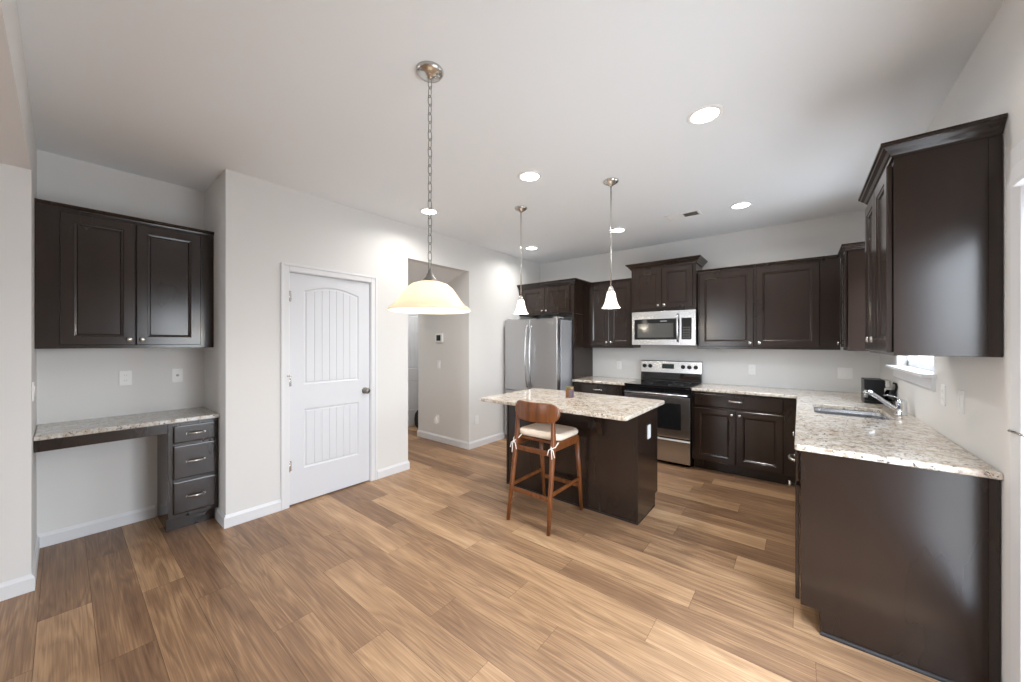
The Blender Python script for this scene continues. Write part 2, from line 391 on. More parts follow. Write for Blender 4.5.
# window over the sink
def window(name, y0, y1, z0, z1):
    bm = bm_new(); X = XR + .055
    for a in ((y0, y1, z0, z0 + .045), (y0, y1, z1 - .045, z1), (y0, y0 + .04, z0, z1), (y1 - .04, y1, z0, z1), (y0, y1, (z0 + z1) / 2 - .02, (z0 + z1) / 2 + .02)):
        box(bm, X, X + .045, a[0], a[1], a[2], a[3])
    f = tag(finish(name, bm, M_TRIM, bevel=.002), kind='structure')
    finish('pane', box(bm_new(), X + .02, X + .024, y0 + .04, y1 - .04, z0 + .045, z1 - .045), M_GLASS, f)
    s = bm_new(); rslab(s, XR - .06, XR + .054, y0 - .07, y1 + .07, z0 - .020, z0 + .003, .006, .004)
    finish('window_sill', s, M_TRIM, f)
    a = bm_new(); loft(a, [[(XR, y, z0 - .022), (XR - .018, y, z0 - .022), (XR - .018, y, z0 - .085), (XR - .008, y, z0 - .10), (XR, y, z0 - .10)] for y in (y0 - .045, y1 + .045)])
    finish('sill_apron', a, M_TRIM, f)
    return f
window('window_1', WY0, WY1, WZ0, WZ1)
# patio door in the sink wall
bm = bm_new()
for y0, y1, z0, z1 in ((PY0 - .08, PY0, 0, PZ + .08), (PY1, PY1 + .08, 0, PZ + .08), (PY0, PY1, PZ, PZ + .08)):
    box(bm, XR - .017, XR, y0, y1, z0, z1)
box(bm, XR, XR + TH, PY0, PY0 + .03, 0, PZ); box(bm, XR, XR + TH, PY1 - .03, PY1, 0, PZ); box(bm, XR, XR + TH, PY0, PY1, PZ - .03, PZ)
pd = tag(finish('door_2', bm, M_TRIM, bevel=.002), kind='structure')
bm = bm_new(); X = XR + .03
for y0, y1, z0, z1 in ((PY0 + .03, PY0 + .11, .02, PZ - .03), (PY1 - .11, PY1 - .03, .02, PZ - .03), (PY0 + .11, PY1 - .11, .02, .14), (PY0 + .11, PY1 - .11, PZ - .12, PZ - .03)):
    box(bm, X, X + .045, y0, y1, z0, z1)
finish('door_slab', bm, M_DOOR, pd, bevel=.002)
finish('pane', box(bm_new(), X + .02, X + .025, PY0 + .11, PY1 - .11, .14, PZ - .12), M_GLASS, pd)
bm = bm_new(); box(bm, XR + .012, XR + .032, PY1 - .034, PY1 - .030, .25, .35); tube(bm, [(XR + .018, PY1 - .036, .245), (XR + .018, PY1 - .036, .355)], .007)
finish('hinge', bm, M_NICKEL_DK, pd)
# living-room windows
for nm, ax, a, b, z0, z1 in (('window_2', 'y', -2.85, -1.9, .5, 2.4), ('window_3', 'x', -3.5, -2.1, .5, 2.3)):
    bm = bm_new(); q = (lambda u0, u1, c, d: box(bm, u0, u1, FY0 + .03, FY0 + .08, c, d)) if ax == 'y' else (lambda u0, u1, c, d: box(bm, FX0 + .03, FX0 + .085, u0, u1, c, d))
    n = 2 if ax == 'y' else 3
    for i in range(n + 1):
        u = a + (b - a) * i / n; q(max(a, u - .03), min(b, u + .03), z0, z1)
    q(a, b, z0, z0 + .05); q(a, b, z1 - .05, z1); q(a, b, 1.4, 1.44)
    f = tag(finish(nm, bm, M_TRIM), kind='structure')
    g = box(bm_new(), a + .03, b - .03, FY0 + .05, FY0 + .054, z0 + .05, z1 - .05) if ax == 'y' else box(bm_new(), FX0 + .056, FX0 + .06, a + .03, b - .03, z0 + .05, z1 - .05)
    finish('pane', g, M_GLASS, f)

# ------------------------------------------------------------------ white pantry door
bm = bm_new(); cw = .064
def casing(bm, x, n, y0, y1, z1):
    for (a0, a1, b0, b1) in ((y0 - cw, y0, 0, z1 + cw), (y1, y1 + cw, 0, z1 + cw), (y0, y1, z1, z1 + cw)):
        box(bm, min(x, x + n * .012), max(x, x + n * .012), a0, a1, b0, b1)
    e = .020
    for (a0, a1, b0, b1) in ((y0 - cw, y0 - cw + e, 0, z1 + cw), (y1 + cw - e, y1 + cw, 0, z1 + cw), (y0 - cw + e, y1 + cw - e, z1 + cw - e, z1 + cw)):
        box(bm, min(x + n * .012, x + n * .018), max(x + n * .012, x + n * .018), a0, a1, b0, b1)
casing(bm, XD, 1, DY0 + .007, DY1 - .007, DZ - .006)
box(bm, XD - TH, XD, DY0, DY0 + .012, 0, DZ); box(bm, XD - TH, XD, DY1 - .012, DY1, 0, DZ); box(bm, XD - TH, XD, DY0 + .012, DY1 - .012, DZ - .012, DZ)
d1 = tag(finish('door_1', bm, M_TRIM, bevel=.002), kind='structure')
def arch_outline(y0, y1, z0, z1, rise, n=14):
    pts = [(y0, z0), (y1, z0), (y1, z1)]
    for k in range(1, n):
        t = k / n; y = y1 + (y0 - y1) * t; pts.append((y, z1 + rise * math.sin(math.pi * t)))
    pts.append((y0, z1)); return pts
def inset(pts, d):
    P = [Vector(p) for p in pts]; n = len(P); out = []
    for i in range(n):
        a = (P[i] - P[i - 1]).normalized(); b = (P[(i + 1) % n] - P[i]).normalized()
        na = Vector((-a.y, a.x)); nb = Vector((-b.y, b.x)); s = na + nb; k = 2 / max(s.length_squared, .3)
        out.append(P[i] + s * (d * k))
    return [tuple(p) for p in out]
def white_slab(bm, xf, y0, y1, z0, z1, panels, n=1, th=.035, planks=True):
    """front face at xf looking along n*X, moulded panels recessed into it"""
    outer = [(y0, z0), (y1, z0), (y1, z1), (y0, z1)]
    ov = [bm.verts.new((xf, y, z)) for y, z in outer]; edges = [bm.edges.new((ov[i], ov[(i + 1) % 4])) for i in range(4)]
    back = [bm.verts.new((xf - n * th, y, z)) for y, z in outer]
    for i in range(4): bm.faces.new((ov[i], ov[(i + 1) % 4], back[(i + 1) % 4], back[i]))
    bm.faces.new(back)
    for pn in panels:
        o = arch_outline(*pn)
        prev = [bm.verts.new((xf, y, z)) for y, z in o]; N = len(o)
        edges += [bm.edges.new((prev[i], prev[(i + 1) % N])) for i in range(N)]
        for d, dep in ((.006, .006), (.016, .0085), (.024, .003)):
            oi = inset(o, d); cur = [bm.verts.new((xf - n * dep, y, z)) for y, z in oi]
            for i in range(N): bm.faces.new((prev[i], prev[(i + 1) % N], cur[(i + 1) % N], cur[i]))
            prev = cur
        # beaded plank field
        a, b = pn[0] + .024, pn[1] - .024; zb = pn[2] + .024; ns = 7; g = .004
        topz = lambda y: pn[3] - .024 + pn[4] * math.sin(math.pi * max(0, min(1, (y - pn[0]) / (pn[1] - pn[0]))))
        for k in range(ns):
            ya, yb = a + (b - a) * k / ns + (g if k else 0), a + (b - a) * (k + 1) / ns - (g if k < ns - 1 else 0)
            ym = (ya + yb) / 2
            bm.faces.new([bm.verts.new(p) for p in ((xf - n * .003, ya, zb), (xf - n * .003, yb, zb), (xf - n * .003, yb, topz(yb)), (xf - n * .003, ym, topz(ym)), (xf - n * .003, ya, topz(ya)))])
            if k < ns - 1:
                yc = yb + g; top = topz(yc)
                for (p, dp, q, dq) in ((yb, .003, yc, .0075), (yc, .0075, yb + 2 * g, .003)):
                    bm.faces.new([bm.verts.new(v) for v in ((xf - n * dp, p, zb), (xf - n * dq, q, zb), (xf - n * dq, q, topz(q)), (xf - n * dp, p, topz(p)))])
    bmesh.ops.triangle_fill(bm, use_beauty=True, use_dissolve=False, edges=edges)
SX = XD - .012
bm = bm_new(); white_slab(bm, SX, DY0 + .014, DY1 - .014, .012, DZ - .015, [(1.345, 1.855, .305, .83, 0.0), (1.345, 1.855, 1.05, 1.885, .055)])
slab = finish('door_slab', bm, M_DOOR, d1)
bm = bm_new()
def turn(prof, axis, c, seg=24):
    """lathe profile [(r, t)] along an axis vector"""
    ax = Vector(axis).normalized(); u = ax.orthogonal().normalized(); v = ax.cross(u)
    return [[tuple(Vector(c) + ax * t + u * r * math.cos(2 * math.pi * k / seg) + v * r * math.sin(2 * math.pi * k / seg)) for k in range(seg)] for r, t in prof]
loft(bm, turn([(.032, 0), (.032, .006), (.028, .010), (.011, .012), (.010, .030), (.020, .036), (.028, .046), (.029, .056), (.022, .066), (.008, .069)], (1, 0, 0), (SX, 1.921, .937)), smooth=True)
finish('door_knob', bm, M_NICKEL_DK, d1)
for z in (.35, 1.09, 1.825):
    bm = bm_new(); tube(bm, [(XD + .006, DY0 + .010, z - .045), (XD + .006, DY0 + .010, z + .045)], .0065)
    box(bm, SX, SX + .004, DY0 + .014, DY0 + .030, z - .044, z + .044); finish('hinge', bm, M_NICKEL, d1)
# hinge-pin door stop on the middle hinge
bm = bm_new(); tube(bm, [(XD + .006, DY0 + .010, 1.14), (XD + .030, DY0 - .010, 1.14), (XD + .050, DY0 - .016, 1.14)], .004); lathe(bm, [(.009, -.006), (.009, .006)], (XD + .052, DY0 - .017, 1.14), 12)
finish('door_stop', bm, M_NICKEL, d1)

# ------------------------------------------------------------------ far hall: white panel door and black bag
bm = bm_new(); casing(bm, -5.165, 1, 3.40, 4.20, 2.04)
d3 = tag(finish('door_3', bm, M_TRIM, bevel=.002), kind='structure')
bm = bm_new(); white_slab(bm, -5.155, 3.402, 4.198, .012, 2.035, [(3.52, 4.08, .28, .78, 0), (3.52, 4.08, .98, 1.85, .05)], th=.0095)
finish('door_slab', bm, M_DOOR, d3)
bm = bm_new()
prof = [(.02, 0), (.13, .004), (.155, .05), (.160, .14), (.150, .22), (.12, .275), (.06, .30), (.02, .305)]
rings = [[(-4.98 + r * math.cos(2 * math.pi * k / 24), 3.845 + r * 1.1 * math.sin(2 * math.pi * k / 24), z) for k in range(24)] for r, z in prof]
loft(bm, rings, smooth=True)
bg_ = thing('duffel_bag', 'black rounded bag on the hall floor, half hidden by the wall corner', 'bag', (0, 0, 0))
finish('bag_body', bm, M_BAG, bg_)
bm = bm_new(); tube(bm, [(-4.98 + .05 * math.cos(t), 3.845 + .09 * math.cos(t), .29 + .05 * math.sin(t)) for t in [math.pi * k / 8 for k in range(9)]], .008); finish('handle', bm, M_BAG, bg_)

# ------------------------------------------------------------------ cabinets
def rings_door(bm, x0, x1, z0, z1, y, t=.018, fr=.057, slab=False, mi=0):
    """door in local xz-plane, back at y, front at y-t"""
    def rr(d, yy): return [(x0 + d, yy, z0 + d), (x1 - d, yy, z0 + d), (x1 - d, yy, z1 - d), (x0 + d, yy, z1 - d)]
    f = y - t
    if slab: rings = [rr(0, y), rr(0, f + .004), rr(.003, f + .001), rr(.008, f)]
    else: rings = [rr(0, y), rr(0, f + .003), rr(.003, f), rr(fr, f), rr(fr + .002, f + .003), rr(fr + .013, f + .0055), rr(fr + .018, f + .0115)]
    loft(bm, rings, mi=mi)
def knob_bm(x, y, z):
    bm = bm_new(); loft(bm, turn([(.006, 0), (.0055, .012), (.009, .015), (.0145, .019), (.0155, .024), (.012, .028), (.004, .030)], (0, -1, 0), (x, y, z), 16), smooth=True); return bm
def pull_bm(x, y, z, L=.11):
    bm = bm_new(); n = 10
    pts = [(x - L / 2 + L * k / n, y - .006 - .022 * math.sin(math.pi * k / n) ** .6, z) for k in range(n + 1)]
    tube(bm, pts, [.0045 + .0022 * math.sin(math.pi * k / n) for k in range(n + 1)], 10, flat=1.3)
    for s in (-1, 1): loft(bm, turn([(.008, 0), (.007, .008)], (0, -1, 0), (x + s * L / 2, y, z), 12), smooth=True)
    return bm
def crown_bm(path, prof, z):
    """path: local (x,y) corners going round the cabinet, outward normal on the right-hand side"""
    bm = bm_new(); P = [Vector(p) for p in path]; rings = []
    for i in range(len(P)):
        d0 = (P[i] - P[i - 1]).normalized() if i else None; d1_ = (P[i + 1] - P[i]).normalized() if i < len(P) - 1 else None
        n0 = Vector((d0.y, -d0.x)) if d0 else None; n1 = Vector((d1_.y, -d1_.x)) if d1_ else None
        n = (n0 + n1) if (n0 and n1) else (n0 or n1)
        rings.append([(P[i].x + n.x * o, P[i].y + n.y * o, z + h) for o, h in prof])
    loft(bm, rings); return bm
CR_BIG = [(-.004, 0), (.010, 0), (.012, .012), (.020, .020), (.030, .034), (.046, .048), (.050, .054), (.060, .060), (.060, .072), (-.004, .072)]
CR_MED = [(o * .76, h * .86) for o, h in CR_BIG]
CR_SMALL = [(-.004, 0), (.008, 0), (.010, .008), (.020, .018), (.024, .024), (.024, .030), (-.004, .030)]
def cabinet(name, label, loc, rz, W, D, z0, z1, fronts, toe=False, crown=None, crown_path=None, open_top=False, group=None, body_extra=None, cat='cabinet'):
    t = thing(name, label, cat, loc, rz, group)
    bm = bm_new()
    if toe:
        prof = [(0, .11), (0, z1), (D, z1), (D, .0), (.075, .0), (.075, .11)]
        if open_top:
            for a, b in ((0, .018), (W - .018, W)): loft(bm, [[(x, y, z) for y, z in prof] for x in (a, b)])
            box(bm, .018, W - .018, 0, .018, .11, z1); box(bm, .018, W - .018, D - .012, D, .11, z1); box(bm, .018, W - .018, .018, D - .012, .11, .128); box(bm, .018, W - .018, .075, .093, 0, .11)
        else: loft(bm, [[(x, y, z) for y, z in prof] for x in (0, W)])
    else: box(bm, 0, W, 0, D, z0, z1)
    if body_extra: body_extra(bm)
    finish('body', bm, M_ESP, t, bevel=.0015)
    for f in fronts:
        k, x0, x1, a, b = f[:5]; hx, hz = (f[5], f[6]) if len(f) > 5 else (None, None)
        bm = bm_new(); rings_door(bm, x0, x1, a, b, -.003, slab=(k == 'drawer'))
        d = finish(k, bm, M_ESP, t)
        if hx is not None:
            if k == 'door': finish('knob', knob_bm(hx, -.021, hz), M_NICKEL, d)
            else: finish('pull_handle', pull_bm(hx, -.021, hz), M_NICKEL, d)
    if crown: finish('crown_moulding', crown_bm(crown_path, crown[0], crown[1]), M_ESP, t)
    return t
RB, RS, RN = 0, -math.pi / 2, math.pi / 2   # facing -Y, facing -X, facing +X
UF = YB - .31                                # face of the shallow uppers' boxes
ZU = 1.352
# fridge enclosure
FC0, FC1, FY = -3.438, -2.47, 4.475
cabinet('wall_cabinet', 'deep two-door dark cabinet above the refrigerator', (FC0, FY, 0), RB, FC1 - FC0, YB - FY - .003, 1.835, 2.255,
        [('door', .075, .487, 1.862, 2.235, .452, 1.895), ('door', .493, .905, 1.862, 2.235, .528, 1.895)],
        crown=(CR_BIG, 2.245), crown_path=[(0, YB - FY - .003), (0, 0), (FC1 - FC0, 0), (FC1 - FC0, YB - FY - .003)][1:], group='dark wall cabinets')
pn = finish('end_panel', box(bm_new(), -2.489, -2.4705, FY + .001, YB - .003, 0, 1.833), M_ESP, bevel=.0015)
tag(pn, 'tall dark side panel between the refrigerator and the short counter', 'panel')
# upper left of microwave
cabinet('wall_cabinet', 'two-door dark wall cabinet between refrigerator and microwave', (-2.468, UF, 0), RB, .728, .307, ZU, 2.262,
        [('door', .095, .398, ZU + .035, 2.235, .368, ZU + .075), ('door', .404, .707, ZU + .035, 2.235, .434, ZU + .075)],
        crown=(CR_SMALL, 2.255), crown_path=[(0.065, 0), (.728, 0)], group='dark wall cabinets')
# above microwave
TX0, TX1, TY = -1.738, -.962, 4.70
cabinet('wall_cabinet', 'raised two-door dark cabinet with wide crown above the microwave', (TX0, TY, 0), RB, TX1 - TX0, YB - TY - .003, 1.822, 2.385,
        [('door', .035, .385, 1.852, 2.36, .352, 1.892), ('door', .391, .741, 1.852, 2.36, .424, 1.892)],
        crown=(CR_BIG, 2.375), crown_path=[(0, YB - TY - .003), (0, 0), (TX1 - TX0, 0), (TX1 - TX0, YB - TY - .003)], group='dark wall cabinets')
# upper right of microwave
cabinet('wall_cabinet', 'wide two-door dark wall cabinet between the microwave and the corner', (-.958, UF, 0), RB, 1.268, .307, ZU, 2.262,
        [('door', .022, .560, ZU + .030, 2.235, .530, ZU + .068), ('door', .585, 1.112, ZU + .030, 2.235, .615, ZU + .068)],
        crown=(CR_SMALL, 2.255), crown_path=[(0, 0), (1.268, 0)], group='dark wall cabinets')
# far cabinet on the sink wall (local x runs towards the camera)
cabinet('wall_cabinet', 'narrow raised dark corner cabinet on the sink wall beyond the window', (.331, 4.752, 0), RS, 4.752 - 4.30, XR - .331 - .003, ZU, 2.24,
        [('door', .03, .43, ZU + .03, 2.235, .075, ZU + .068)],
        crown=(CR_MED, 2.222), crown_path=[(0, 0), (.452, 0), (.452, XR - .334)], group='dark wall cabinets')
# near cabinet on the sink wall
def rear_stile(bm): box(bm, .7042, .708, XR - .324 - .003 - .035, XR - .327, 1.366, 2.235)
cabinet('wall_cabinet', 'large near dark wall cabinet at right with glossy end panel and crown', (.324, 3.000, 0), RS, .704, XR - .324 - .003, 1.366, 2.24,
        [('door', .012, .349, 1.380, 2.215, .322, 1.440), ('door', .355, .692, 1.380, 2.215, .470, 1.440)],
        crown=(CR_MED, 2.238), crown_path=[(0, XR - .327), (0, 0), (.704, 0), (.704, XR - .327)], group='dark wall cabinets', body_extra=rear_stile)
# nook wall cabinet
cabinet('wall_cabinet', 'two-door dark wall cabinet above the built-in desk', (-3.79, YM + .001, 0), RN, YN - YM - .002, XN * -1 - 3.79 - .003, 1.384, 2.315,
        [('door', .100, .441, 1.408, 2.285, .412, 1.447), ('door', .447, .806, 1.408, 2.285, .477, 1.447)],
        crown=(CR_SMALL, 2.305), crown_path=[(0, 0), (YN - YM - .002, 0)], group='dark wall cabinets')

# base cabinets
BF = YB - .61
cabinet('base_cabinet', 'dark base cabinet between refrigerator panel and range', (-2.468, BF, 0), RB, .745, .607, 0, .882,
        [('drawer', .03, .715, .735, .862, .372, .80), ('door', .03, .37, .135, .715, .34, .66), ('door', .376, .715, .135, .715, .406, .66)], toe=True, group='dark base cabinets')
cabinet('base_cabinet', 'dark base cabinet with one drawer and two doors right of range', (-.952, BF, 0), RB, .925, .607, 0, .882,
        [('drawer', .025, .825, .722, .860, .42, .797), ('door', .025, .420, .125, .700, .39, .655), ('door', .430, .825, .125, .700, .46, .655)], toe=True, group='dark base cabinets')
cabinet('corner_cabinet', 'dark blind corner base filling under the counter corner', (.003, YB - .003, 0), RS, .607, XR - .006, 0, .882, [], toe=True, group='dark base cabinets')
cabinet('sink_base_cabinet', 'dark base cabinet under the stainless sink', (.003, 4.454, 0), RS, 1.24, XR - .006, 0, .882,
        [('drawer', .03, .60, .722, .860), ('drawer', .61, 1.21, .722, .860), ('door', .03, .60, .125, .700, .57, .655), ('door', .61, 1.21, .125, .700, .64, .655)], toe=True, open_top=True, group='dark base cabinets')
def rear_stile2(bm): box(bm, .8972, .901, XR - .006 - .03, XR - .006, .03, .882)
cabinet('base_cabinet', 'near dark base cabinet at right with a large glossy end panel', (.003, 3.213, 0), RS, .897, XR - .006, 0, .882,
        [('drawer', .01, .43, .722, .860), ('drawer', .436, .885, .722, .860, .665, .782), ('door', .01, .43, .125, .700), ('door', .436, .885, .125, .700, .800, .675)], toe=True, group='dark base cabinets', body_extra=rear_stile2)
sh = bm_new(); loft(sh, [[(x, 2.316, 0), (x, 2.303, 0), (x, 2.304, .008), (x, 2.310, .014), (x, 2.316, .015)] for x in (.078, XR - .003)])
tag(finish('shoe_moulding', sh, M_TOE), 'thin dark shoe moulding along the foot of the near end panel', 'moulding')

# ------------------------------------------------------------------ counters
def slab_poly(bm, outer, holes, z0, z1, e=.004):
    """polygon slab with holes"""
    loops = []
    for k, poly in enumerate([outer] + holes):
        n = len(poly)
        t1 = inset(poly, e) if k == 0 else inset(poly, e)
        vt = [bm.verts.new((x, y, z1)) for x, y in t1]; vm = [bm.verts.new((x, y, z1 - e)) for x, y in poly]
        vn = [bm.verts.new((x, y, z0 + e)) for x, y in poly]; vb = [bm.verts.new((x, y, z0)) for x, y in t1]
        for a, b in ((vt, vm), (vm, vn), (vn, vb)):
            for i in range(n):
                j = (i + 1) % n; bm.faces.new((a[i], a[j], b[j], b[i]))
        loops.append((vt, vb))
    for idx in (0, 1):
        ed = []
        for l in loops:
            v = l[idx]
            for i in range(len(v)): ed.append(bm.edges.get((v[i], v[(i + 1) % len(v)])) or bm.edges.new((v[i], v[(i + 1) % len(v)])))
        bmesh.ops.triangle_fill(bm, use_beauty=True, use_dissolve=False, edges=ed)
def corner(cx, cy, r, a0, a1, n=5): return [(cx + r * math.cos(R(a0 + (a1 - a0) * k / n)), cy + r * math.sin(R(a0 + (a1 - a0) * k / n))) for k in range(n + 1)]
CF, CX = 4.417, -.021
outer = [(-.948, CF)] + [(CX - .012, CF), (CX, CF - .012)] + corner(CX + .015, YC + .015, .015, 180, 270) + [(XR - .002, YC), (XR - .002, YB - .002), (-.948, YB - .002)]
SK = (.085, .49, 3.41, 3.925)
hole = list(reversed(rrect(SK[0], SK[1], SK[2], SK[3], .05, 5)))
bm = bm_new(); slab_poly(bm, outer, [hole], .884, .914)
tag(finish('granite_countertop', bm, M_GRAN), 'L-shaped speckled granite countertop holding the sink', 'countertop')
bm = bm_new(); slab_poly(bm, [(-2.468, CF), (-1.722, CF), (-1.722, YB - .002), (-2.468, YB - .002)], [], .884, .914)
tag(finish('granite_countertop', bm, M_GRAN), 'short granite countertop between refrigerator panel and range', 'countertop')
# sink bowl
sk = thing('kitchen_sink', 'undermount stainless steel sink set in the granite', 'sink')
bm = bm_new(); rings = []
for d, z in ((-.010, .881), (.001, .881), (.004, .86), (.010, .72), (.03, .70), (.16, .695)):
    rings.append([(x, y, z) for x, y in rrect(SK[0] + d, SK[1] - d, SK[2] + d, SK[3] - d, max(.05 - d * .3, .01), 5)])
loft(bm, rings, cap0=False)
o = finish('bowl', bm, steel('sink_steel', (.62, .63, .65), .22), sk); s = o.modifiers.new('th', 'SOLIDIFY'); s.thickness = .0015; s.offset = 1
bm = bm_new(); lathe(bm, [(.04, .697), (.042, .699), (.036, .700), (.02, .6975)], (.29, 3.66, 0), 20); finish('drain', bm, M_CHROME, sk)
# faucet
fa = thing('faucet', 'chrome single-lever pull-out faucet behind the sink', 'faucet', (.56, 3.70, .9145))
bm = bm_new(); lathe(bm, [(.036, 0), (.036, .004), (.029, .010), (.027, .030), (.027, .075), (.030, .080), (.028, .096), (.016, .108), (.004, .111)], (0, 0, 0), 28); finish('faucet_body', bm, M_CHROME, fa)
bm = bm_new(); tube(bm, [(-.015, 0, .030), (-.05, 0, .055), (-.10, .002, .098), (-.142, .004, .132), (-.160, .005, .143), (-.178, .006, .143), (-.190, .006, .134)], [.015, .0145, .0135, .014, .018, .021, .019], 18); finish('spout', bm, M_CHROME, fa)
bm = bm_new(); lathe(bm, [(.013, 0), (.014, .02), (.011, .024)], (-.182, .006, .104), 16); finish('spray_head', bm, M_NICKEL_DK, fa)
bm = bm_new(); tube(bm, [(0, 0, .104), (-.02, .01, .118), (-.055, .03, .128), (-.085, .045, .126)], [.009, .007, .006, .007], 12, flat=.6); finish('lever', bm, M_CHROME, fa)

# coffee maker
cm = thing('coffee_maker', 'small black coffee maker in the counter corner behind the faucet', 'coffee maker', (.425, 4.22, .9145))
bm = bm_new(); rslab(bm, 0, .17, 0, .215, 0, .022, .02, .004); rslab(bm, 0, .12, .0, .215, .0225, .200, .012, .004); finish('housing', bm, M_BLACKPLASTIC, cm)
bm = bm_new(); rslab(bm, .122, .165, .05, .20, .130, .195, .012, .004); finish('filter_basket', bm, M_NICKEL, cm)
bm = bm_new(); lathe(bm, [(.015, 0), (.042, .004), (.044, .04), (.036, .075), (.028, .088), (.028, .095)], (.166, .075, .0235), 24); finish('carafe', bm, M_BLACKGLASS, cm)
bm = bm_new(); tube(bm, [(.168, .01, .180), (.184, .005, .175), (.188, .005, .15), (.184, .01, .12), (.178, .02, .10)], .008, 10); finish('handle', bm, M_BLACKPLASTIC, cm)

# ------------------------------------------------------------------ island
IX0, IX1, IY0, IY1 = -2.318, -.925, 2.405, 3.325
bm = bm_new(); rslab(bm, IX0, IX1, IY0, IY1, .884, .914, .035, .004)
tag(finish('island_countertop', bm, M_GRAN), 'pale granite slab with rounded corners on top of the island', 'countertop')
il = thing('kitchen_island', 'dark kitchen island with a plain back panel facing the stool', 'island')
BX0, BX1, BY0, BY1 = -2.312, -.985, 2.80, 3.315
bm = bm_new(); loft(bm, [[(x, BY0 + .006, 0), (x, BY0 + .006, .883), (x, BY1 - .025, .883), (x, BY1 - .025, .11), (x, BY1 - .09, .11), (x, BY1 - .09, 0)] for x in (BX0 + .006, BX1 - .006)]); finish('body', bm, M_ESP, il, bevel=.0015)
for X, s in ((BX1 - .0055, BX1), (BX0, BX0 + .0055)):
    bm = bm_new(); loft(bm, [[(x, BY0 + .006, .014), (x, BY0 + .006, .883), (x, BY1 - .022, .883), (x, BY1 - .022, .11), (x, BY1 - .088, .11), (x, BY1 - .088, .014)] for x in (X, s)])
    finish('end_panel', bm, M_ESP, il, bevel=.001)
for a, b in ((BX0, BX0 + .022), (BX1 - .022, BX1)): finish('corner_stile', box(bm_new(), a, b, BY0, BY0 + .0055, .014, .883), M_ESP, il, bevel=.001)
bm = bm_new()
pr = [(0, 0), (.012, 0), (.010, .010), (.004, .014), (0, .014)]
P = [Vector(p) for p in ((BX1, BY1 - .09), (BX1, BY0), (BX0, BY0), (BX0, BY1 - .09))]; rings = []
for i, p in enumerate(P):
    d0 = (P[i] - P[i - 1]).normalized() if i else None; dd = (P[i + 1] - P[i]).normalized() if i < 3 else None
    n0 = Vector((-d0.y, d0.x)) if d0 else None; n1 = Vector((-dd.y, dd.x)) if dd else None
    n = (n0 + n1) if (n0 and n1) else (n0 or n1); n = -n
    rings.append([(p.x - 0 + n.x * -o_ * -1, p.y + n.y * o_, z) for o_, z in pr])
loft(bm, rings); finish('shoe_moulding', bm, M_TOE, il)
for i, cx in enumerate((-1.98, -1.29)):
    bm = bm_new(); w2 = .022
    prof = [(0, .883), (-.27, .883), (-.27, .862), (-.20, .850), (-.12, .82), (-.065, .77), (-.035, .71), (-.022, .66), (0, .65)]
    loft(bm, [[(x, BY0 + y, z) for y, z in prof] for x in (cx - w2, cx + w2)]); finish('corbel', bm, M_ESP, il, bevel=.002)
for k in range(3):
    x0 = BX0 + .03 + k * .408; bm = bm_new(); X1 = x0 + .40
    def rr(d, yy): return [(x0 + d, yy, .13 + d), (X1 - d, yy, .13 + d), (X1 - d, yy, .86 - d), (x0 + d, yy, .86 - d)]
    f = BY1 - .004; loft(bm, [rr(0, f - .02), rr(0, f), rr(.057, f), rr(.063, f - .005), rr(.07, f - .008)]); d = finish('door', bm, M_ESP, il)
    bm = bm_new(); loft(bm, turn([(.006, 0), (.0055, .012), (.0145, .019), (.0155, .024), (.004, .030)], (0, 1, 0), (X1 - .04, f, .80), 16), smooth=True); finish('knob', bm, M_NICKEL, d)

# small jar on the island
jr = thing('candle_jar', 'small amber glass jar with a mauve label on the island', 'jar', (-1.67, 2.945, .9145))
bm = bm_new(); lathe(bm, [(.034, 0), (.038, .004), (.038, .078), (.034, .084)], (0, 0, 0), 24); finish('glass', bm, M_AMBER, jr)
bm = bm_new(); lathe(bm, [(.035, .0842), (.037, .087), (.037, .098), (.030, .101)], (0, 0, 0), 24); finish('lid', bm, M_LID, jr)
bm = bm_new(); seg = 14
loft(bm, [[(.0388 * math.cos(a), .0388 * math.sin(a), z) for a in [R(-75 + 130 * k / seg) for k in range(seg + 1)]] for z in (.008, .074)], closed=False, cap0=False, cap1=False, smooth=True)
lb = finish('label', bm, M_LABEL, jr)

# ------------------------------------------------------------------ bar stool
st = thing('bar_stool', 'walnut bar stool with cream tied-on cushion at the island', 'stool', (-1.642, 2.50, 0), 0)
def leg_box(bm, p0, p1, w0, w1, d0=None, d1=None, seg=8):
    p0, p1 = Vector(p0), Vector(p1); d0 = d0 or w0; d1 = d1 or w1
    def ring(p, w, d): return [(p.x + x, p.y + y, p.z) for x, y in rrect(-w / 2, w / 2, -d / 2, d / 2, min(w, d) * .35, 3)]
    loft(bm, [ring(p0, w0, d0), ring(p1, w1, d1)], smooth=False)
